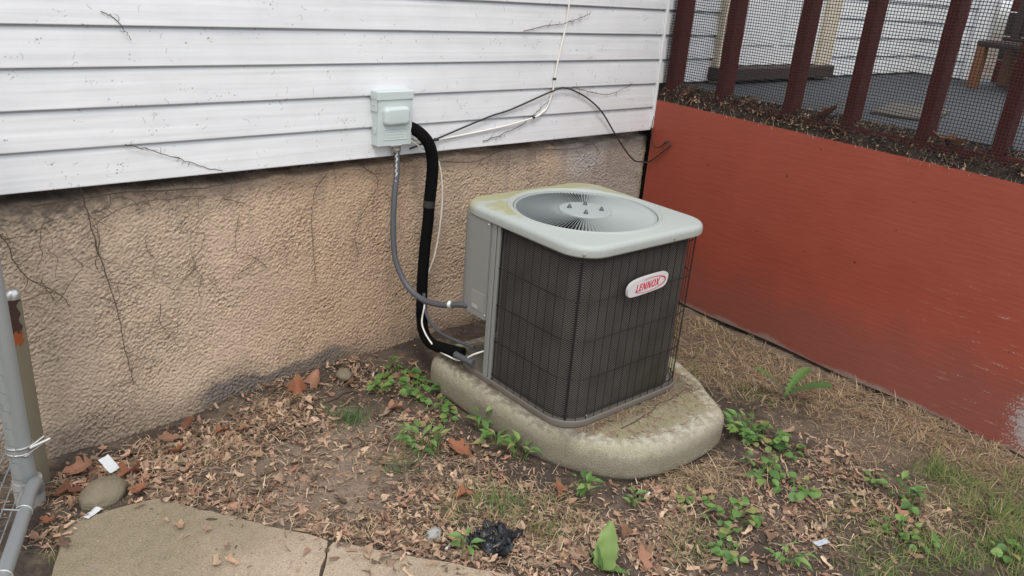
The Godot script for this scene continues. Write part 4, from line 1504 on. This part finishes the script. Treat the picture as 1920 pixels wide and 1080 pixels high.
	tag(put("paper_scrap", sheet.call(0.036, 0.060, 0.003, 1), M.paper, null, Transform3D(Basis(Vector3.UP, 0.35) * Basis(Vector3.RIGHT, 0.5), V(-2.69, 0.022, 0.215))), "white paper scrap lying on leaves near the stone", "paper")
	tag(put("plastic_chip", sheet.call(0.05, 0.02, 0.004, 2), M.paper, null, Transform3D(Basis(Vector3.UP, 0.5), V(-2.795, 0.016, 0.425))), "white chip lying between the grey stone and the walkway", "litter")
	tag(put("plastic_bag", sheet.call(0.115, 0.11, 0.040, 3, 18), M.bag, null, Transform3D(Basis(Vector3.UP, 0.4), V(-1.935, 0.004, 1.185))), "crumpled black plastic scrap on the soil near the walkway", "plastic scrap")
	tag(put("bottle_cap", sheet.call(0.05, 0.02, 0.004, 4), mat(lin(0.42, 0.47, 0.52), 0.4), null, Transform3D(Basis(Vector3.UP, -0.3), V(-1.14, 0.012, 1.77))), "pale blue plastic sliver on the soil at lower right", "litter")
	for b in [["white cigarette butt by the foundation near the pad weeds", -1.685, 0.13, 0.9], ["white cigarette butt on the soil right of the seedling", -1.39, 1.30, 0.2], ["white cigarette butt beside the grey pebble by the walkway", -2.055, 1.125, 0.3]]:
		var xf := Transform3D(Basis(Vector3.UP, b[3]), V(b[1], height(b[1], b[2]) + 0.006, b[2]))
		tag(put("cigarette_butt", tube([V(-0.015, 0, 0), V(0.015, 0.001, 0)], 0.004, 8), mat(lin(0.62, 0.59, 0.52), 0.8), null, xf), b[0], "cigarette butt", "cigarette butts")
	rng.seed = 17
	for t in [["long thin twig lying along the foundation left of the pad", -2.0, 0.22, -1.62, 0.16, 0.0035], ["brown twig lying across the top of the pad", -1.53, 0.55, -1.36, 1.02, 0.002], ["straight twig on litter near the left wall", -2.30, 0.35, -2.12, 0.55, 0.0022], ["pale twig on the litter beside the walkway", -2.35, 0.55, -2.22, 0.70, 0.002], ["dry stalk lying in front of the pad", -1.80, 0.95, -1.62, 1.15, 0.0018], ["thin twig on dry grass right of the pad", -0.60, 1.18, -0.25, 1.28, 0.002], ["dry vine lying over the front of the pad", -1.30, 1.10, -0.82, 1.05, 0.002]]:
		var pts := []
		for k in 9:
			var x := lerpf(t[1], t[3], k / 8.0) + rng.randfn() * 0.006
			var z := lerpf(t[2], t[4], k / 8.0) + rng.randfn() * 0.006
			var on := Vector2((x + 1.15) / 0.37, (z - 0.75) / 0.47).length() < 1.0
			pts.append(V(x, (0.124 if on else height(x, z) + 0.008), z))
		tag(put("twig", tube(smooth_path(pts, 3), t[5], 5, true, t[5] * 0.6), M.vine), t[0], "twig", "twigs on the ground")

# ---------------------------------------------------------------- countless litter and grass
func pick(blobs: Array) -> Vector2:
	var total := 0.0
	for b in blobs:
		total += b[2] * b[2] * b[3]
	var r := rng.randf() * total
	for b in blobs:
		r -= b[2] * b[2] * b[3]
		if r <= 0:
			return Vector2(b[0] + rng.randfn() * b[2] * 0.55, b[1] + rng.randfn() * b[2] * 0.55)
	return Vector2(blobs[0][0], blobs[0][1])

func on_pad(x: float, z: float) -> bool:
	return pad_edge(x, z) < 1.0

func scatter(called: String, label: String, category: String, meshes: Array, blobs: Array, count: int, colors: Array, smin: float, smax: float, flat: float, lift: float, stand: bool) -> void:
	var holder := Node3D.new()
	holder.name = numbered(called)
	add_child(holder)
	tag(holder, label, category, "", "stuff")
	var each := count / meshes.size()
	for me in meshes:
		var mm := MultiMesh.new()
		mm.transform_format = MultiMesh.TRANSFORM_3D
		mm.use_colors = true
		mm.mesh = me
		mm.instance_count = each
		var k := 0
		while k < each:
			var p := pick(blobs)
			if p.y < 0.0 or p.x > -0.004 or p.x < -3.6 or p.y > 2.6:
				if p.x >= -0.004 and p.x < 0.2 and p.y > 0.3:
					p.x = -0.004 - absf(rng.randfn()) * 0.05
				else:
					continue
			if on_pad(p.x, p.y):
				continue
			var y := height(p.x, p.y)
			if in_walk(p.x, p.y):
				if stand or rng.randf() < 0.86:
					continue
				y = 0.014
			var b: Basis
			if stand:
				var yaw := hill.get_noise_2d(p.x * 70 + 900, p.y * 70) * 9.0 + rng.randfn() * 0.8
				b = Basis(Vector3.UP, yaw) * Basis(Vector3.RIGHT, absf(rng.randfn()) * flat if flat < 1.2 else (1.32 + rng.randfn() * 0.24 if rng.randf() < 0.85 else 0.7))
				if p.x > -0.045 and p.y < 1.25:
					continue
			else:
				b = Basis(Vector3.UP, rng.randf() * TAU) * Basis(Vector3.RIGHT, rng.randfn() * flat) * Basis(Vector3.BACK, rng.randfn() * flat)
			var s := lerpf(smin, smax, pow(rng.randf(), 2.0))
			b = b.scaled_local(V(s, s * rng.randf_range(0.7, 1.3), s * rng.randf_range(0.8, 1.3)))
			mm.set_instance_transform(k, Transform3D(b, V(p.x, y + lift * rng.randf(), p.y)))
			var c: Array = colors[rng.randi() % colors.size()]
			var f := rng.randf_range(0.7, 1.2)
			mm.set_instance_color(k, Color(c[0] * f, c[1] * f, c[2] * f))
			k += 1
		var mi := MultiMeshInstance3D.new()
		mi.multimesh = mm
		mi.material_override = M.tint
		mi.name = "%s_piece" % called
		mi.set_meta("kind", "stuff")
		holder.add_child(mi, true)

func chip(sd: int) -> ArrayMesh:
	rng.seed = sd
	var rows := []
	var n := 4
	var curl := rng.randf_range(0.3, 1.5) * (1.0 if rng.randf() < 0.6 else -1.0)
	var twist := rng.randfn() * 0.8
	var lean := rng.randfn() * 0.35
	var wide := rng.randf_range(0.4, 1.25)
	for j in n:
		var t := float(j) / (n - 1) - 0.5
		var hw := wide * rng.randf_range(0.12, 0.6)
		var off := lean * t + rng.randfn() * 0.12
		var row := []
		for i in 3:
			var s := (i - 1) * hw * rng.randf_range(0.6, 1.3)
			row.append(V(s + off, curl * (t * t * 0.7) + absf(s) * curl * 0.4 + twist * s * t, t * 1.5 + rng.randfn() * 0.10))
		row.reverse()
		rows.append(row)
	return loft(rows, false, [], false)

func straw(sd: int, wd: float) -> ArrayMesh:
	rng.seed = sd
	var rows := []
	var bend := rng.randf_range(0.15, 0.7)
	var sway := rng.randfn() * 0.15
	for j in 5:
		var t := j / 4.0
		var w := wd * (1.0 - 0.8 * t * t)
		var c := V(sway * t * t, t * (1.0 - bend * 0.35 * t), bend * t * t)
		rows.append([c + V(w, 0, 0), c, c - V(w, 0, 0)])
	return loft(rows)

func build_litter() -> void:
	var tans := [[0.42, 0.285, 0.19], [0.36, 0.235, 0.155], [0.30, 0.175, 0.11], [0.52, 0.375, 0.26], [0.22, 0.13, 0.085], [0.42, 0.26, 0.185], [0.13, 0.085, 0.06], [0.35, 0.195, 0.13], [0.46, 0.33, 0.225], [0.26, 0.18, 0.13], [0.16, 0.10, 0.065], [0.09, 0.06, 0.042], [0.30, 0.22, 0.15]]
	var leafy := [[-2.76, 0.23, 0.13, 0.9], [-2.54, 0.21, 0.18, 1.0], [-2.33, 0.23, 0.17, 1.0], [-2.09, 0.13, 0.16, 0.7], [-2.57, 0.46, 0.12, 0.9], [-2.44, 0.61, 0.13, 0.9], [-2.31, 0.86, 0.12, 1.0], [-2.17, 1.02, 0.14, 1.2], [-2.06, 1.18, 0.11, 1.0], [-1.83, 0.99, 0.17, 0.7], [-1.87, 1.29, 0.15, 0.8], [-2.24, 0.59, 0.13, 0.4], [-1.97, 0.60, 0.14, 0.35], [-2.02, 0.91, 0.14, 0.7], [-1.76, 0.82, 0.16, 0.6], [-1.74, 0.07, 0.12, 0.6], [-1.65, 0.23, 0.12, 0.6], [-2.89, 0.44, 0.07, 0.9], [-1.71, 1.29, 0.16, 0.7], [-1.56, 1.51, 0.15, 0.7], [-1.33, 1.33, 0.14, 0.5], [-0.74, 1.57, 0.21, 0.3], [-1.16, 1.71, 0.19, 0.45], [-0.80, 1.88, 0.17, 0.4], [-0.95, 1.6, 0.2, 0.25], [-2.07, 0.33, 0.15, 0.4], [-1.76, 0.54, 0.13, 0.4], [-2.55, 0.85, 0.05, 0.5]]
	rng.seed = 201
	var chips := []
	for k in 14:
		chips.append(chip(210 + k))
	rng.seed = 202
	scatter("leaf_litter", "tan broken dry leaf litter strewn over the soil and walkway edge", "leaf litter", chips, leafy, 10500, tans, 0.005, 0.028, 0.4, 0.011, false)
	scatter("leaf_crumbs", "fine brown leaf crumbs and seed husks spread over the whole soil", "leaf litter", chips.slice(0, 4), [[-1.7, 0.9, 1.0, 1.0], [-1.2, 1.6, 0.6, 1.0], [-2.3, 0.5, 0.6, 1.0], [-0.6, 1.5, 0.5, 1.0]], 6500, tans, 0.003, 0.011, 0.5, 0.004, false)
	var straws := []
	for k in 8:
		straws.append(straw(230 + k, 0.016))
	var bits := []
	for k in 5:
		bits.append(straw(270 + k, 0.035))
	rng.seed = 205
	scatter("straw_bits", "short broken stalks mixed into the leaf litter", "leaf litter", bits, leafy, 6500, [[0.46, 0.35, 0.22], [0.38, 0.27, 0.165], [0.52, 0.41, 0.28], [0.24, 0.16, 0.10]], 0.015, 0.05, 1.6, 0.012, true)
	var dry := [[0.42, 0.305, 0.19], [0.35, 0.24, 0.145], [0.50, 0.385, 0.25], [0.26, 0.175, 0.105], [0.30, 0.23, 0.125], [0.20, 0.13, 0.08]]
	var strawy := [[-0.10, 0.61, 0.17, 0.9], [-0.40, 0.88, 0.22, 1.0], [-0.32, 1.10, 0.21, 0.8], [-0.28, 1.34, 0.20, 0.6], [-0.08, 1.30, 0.16, 0.9], [-0.12, 1.59, 0.18, 1.3], [-0.14, 1.76, 0.17, 1.3], [-0.18, 1.92, 0.18, 1.2], [-1.19, 1.33, 0.13, 1.1], [-1.09, 1.39, 0.12, 0.9], [-1.80, 1.10, 0.17, 0.4], [-1.71, 1.23, 0.12, 0.6], [-1.41, 1.50, 0.12, 0.4], [-0.55, 1.57, 0.17, 0.2], [-0.93, 1.85, 0.16, 0.25], [-0.64, 1.90, 0.18, 0.3], [-0.57, 2.04, 0.17, 0.4], [-2.09, 0.13, 0.14, 0.3], [-2.26, 0.89, 0.11, 0.35], [-2.87, 0.48, 0.05, 0.8], [-0.1, 0.9, 0.15, 0.8], [-2.45, 0.3, 0.2, 0.2]]
	rng.seed = 203
	scatter("dry_grass", "matted straw coloured dry grass beside the pad and along the red skirt", "grass", straws, strawy, 16000, dry, 0.03, 0.085, 1.35, 0.016, true)
	var green := [[0.10, 0.16, 0.035], [0.14, 0.19, 0.05], [0.08, 0.14, 0.03], [0.22, 0.22, 0.08], [0.18, 0.20, 0.06]]
	var grassy := [[-0.53, 2.07, 0.15, 1.2], [-0.39, 1.89, 0.14, 0.7], [-0.44, 1.81, 0.08, 0.7], [-0.70, 2.16, 0.11, 1.0], [-0.85, 2.03, 0.13, 0.7], [-0.96, 1.95, 0.11, 0.5], [-1.82, 0.66, 0.07, 0.7], [-1.82, 1.06, 0.10, 0.5], [-1.78, 1.21, 0.08, 0.6], [-1.63, 1.19, 0.06, 0.5], [-0.89, 1.75, 0.12, 0.4], [-1.49, 1.56, 0.10, 0.5], [-0.54, 0.79, 0.11, 0.25], [-0.47, 1.11, 0.13, 0.25], [-2.89, 0.55, 0.05, 0.8], [-2.80, 0.45, 0.04, 0.3], [-1.09, 1.91, 0.12, 0.5], [-1.94, 1.00, 0.08, 0.4], [-0.2, 2.1, 0.15, 0.8]]
	var blades := []
	for k in 6:
		blades.append(straw(250 + k, 0.018))
	rng.seed = 204
	scatter("green_grass", "sparse green grass thickening towards the lower right corner", "grass", blades, grassy, 6500, green, 0.025, 0.075, 0.8, 0.003, true)
	# countable tufts
	for t in [["dark green grass tuft on bare soil left of the weeds", -1.935, 0.385, 0.055, 150], ["green grass tuft on the soil before the left side of the pad", -1.94, 0.72, 0.045, 70], ["grass tuft between the black plastic scrap and the pad", -1.80, 1.07, 0.06, 120]]:
		rng.seed = 300 + t[4]
		var list := []
		for k in t[4]:
			var p := V(rng.randfn() * t[3] * 0.6, 0, rng.randfn() * t[3] * 0.6)
			p.y = height(t[1] + p.x, t[2] + p.z) - height(t[1], t[2]) - 0.003
			var s := rng.randf_range(0.04, 0.085)
			list.append([blades[k % 6], Transform3D(Basis(Vector3.UP, rng.randf() * TAU) * Basis(Vector3.RIGHT, absf(rng.randfn()) * 0.5) * Basis.from_scale(Vector3.ONE * s), p)])
		tag(put("grass_tuft", joined(list), M.greens[2], null, Transform3D(Basis.IDENTITY, V(t[1], height(t[1], t[2]), t[2]))), t[0], "grass tuft", "grass tufts")
	# crumbs on the pad and mulch chips behind the screen
	rng.seed = 206
	var holder := Node3D.new()
	holder.name = "pad_debris"
	add_child(holder)
	tag(holder, "dry grass crumbs and husks lying on top of the concrete pad", "leaf litter", "", "stuff")
	var mm := MultiMesh.new()
	mm.transform_format = MultiMesh.TRANSFORM_3D
	mm.use_colors = true
	mm.mesh = chips[2]
	mm.instance_count = 1500
	for k in 1500:
		var x := 0.0
		var z := 0.0
		while true:
			x = rng.randf_range(-1.53, -0.70)
			z = rng.randf_range(0.28, 1.22)
			if on_pad((x + 1.15) * 1.12 - 1.15, (z - 0.755) * 1.12 + 0.755) and (absf(x + 1.176) > 0.318 or absf(z - 0.70) > 0.318) and rng.randf() < (1.0 if maxf(absf(x + 1.176), absf(z - 0.70)) < 0.37 else 0.3):
				break
		var s := rng.randf_range(0.004, 0.013)
		mm.set_instance_transform(k, Transform3D(Basis(Vector3.UP, rng.randf() * TAU) * Basis(Vector3.RIGHT, rng.randfn() * 0.4) * Basis.from_scale(V(s * 0.6, s, s * 1.5)), V(x, 0.1225, z)))
		var c: Array = tans[rng.randi() % 8]
		mm.set_instance_color(k, Color(c[0] * 0.8, c[1] * 0.8, c[2] * 0.75))
	var mi := MultiMeshInstance3D.new()
	mi.multimesh = mm
	mi.material_override = M.tint
	mi.name = "crumb"
	mi.set_meta("kind", "stuff")
	holder.add_child(mi)
	holder = Node3D.new()
	holder.name = "screen_debris"
	add_child(holder)
	tag(holder, "brown leaf bits and pale splinters caught along the bottom of the porch screen", "leaf litter", "", "stuff")
	for part in 3:
		mm = MultiMesh.new()
		mm.transform_format = MultiMesh.TRANSFORM_3D
		mm.use_colors = true
		mm.mesh = chips[part + 3]
		var n: int = [2600, 900, 150][part]
		mm.instance_count = n
		for k in n:
			var z := rng.randf_range(0.03, 2.2)
			var t := rng.randf()
			var s := rng.randf_range(0.008, 0.027)
			var p := V(lerpf(0.010, 0.11, t), lerpf(0.992 - 0.017 * z, 1.058 - 0.008 * z, pow(t, 0.38)) + 0.004 + rng.randf() * 0.022, z)
			var c: Array = [[0.13, 0.08, 0.048], [0.06, 0.036, 0.022], [0.20, 0.12, 0.07], [0.26, 0.18, 0.12]][rng.randi() % 4]
			var b := Basis(Vector3.UP, rng.randf() * TAU) * Basis(Vector3.RIGHT, rng.randfn() * 0.8) * Basis.from_scale(Vector3.ONE * s)
			if part == 1:
				c = tans[rng.randi() % 4]
			elif part == 2:
				c = [0.55, 0.50, 0.42]
				p = V(rng.randf_range(-0.004, 0.012), 0.995 - 0.017 * z + rng.randf() * 0.02, z)
				b = Basis(Vector3.RIGHT, PI / 2 + rng.randfn() * 0.5) * Basis.from_scale(V(0.005, 0.005, rng.randf_range(0.008, 0.020)))
			mm.set_instance_transform(k, Transform3D(b, p))
			mm.set_instance_color(k, Color(c[0], c[1], c[2]))
		mi = MultiMeshInstance3D.new()
		mi.multimesh = mm
		mi.material_override = M.tint
		mi.name = "leaf_bit" if part < 2 else "splinter"
		mi.set_meta("kind", "stuff")
		holder.add_child(mi, true)

func _ready() -> void:
	var cam := Camera3D.new()
	cam.name = "camera"
	cam.fov = 39.64
	cam.near = 0.05
	cam.far = 200.0
	cam.transform = Transform3D(Basis(V(0.75231, 0.07461, 0.65457), V(0.18948, 0.92708, -0.32345), V(-0.63098, 0.36736, 0.68331)).orthonormalized(), V(-3.21143, 1.53538, 2.55471))
	add_child(cam)
	cam.current = true
	var we := WorldEnvironment.new()
	we.name = "environment"
	var env := Environment.new()
	env.background_mode = Environment.BG_SKY
	var sky := Sky.new()
	var sm := ProceduralSkyMaterial.new()
	sm.sky_top_color = lin(1.06, 1.10, 1.17)
	sm.sky_horizon_color = lin(0.62, 0.645, 0.67)
	sm.sky_curve = 0.22
	sm.ground_bottom_color = lin(0.10, 0.10, 0.08)
	sm.ground_horizon_color = lin(0.30, 0.30, 0.28)
	sm.sun_angle_max = 30.0
	sky.sky_material = sm
	env.sky = sky
	env.tonemap_mode = Environment.TONE_MAPPER_LINEAR
	env.tonemap_exposure = 1.5
	env.sdfgi_enabled = true
	env.ssao_enabled = true
	env.ssil_enabled = true
	we.environment = env
	add_child(we)
	var sun := DirectionalLight3D.new()
	sun.name = "sun"
	sun.light_energy = 0.38
	sun.light_angular_distance = 18.0
	sun.light_color = Color(1.0, 0.97, 0.93)
	sun.shadow_enabled = true
	sun.look_at_from_position(V(-1.3, 3.6, 1.9), Vector3.ZERO)
	add_child(sun)

	lay_out_pad()
	make_materials()
	build_ground()
	build_house()
	build_porch()
	build_unit()
	build_services()
	build_fence()
	build_small()
	build_litter()
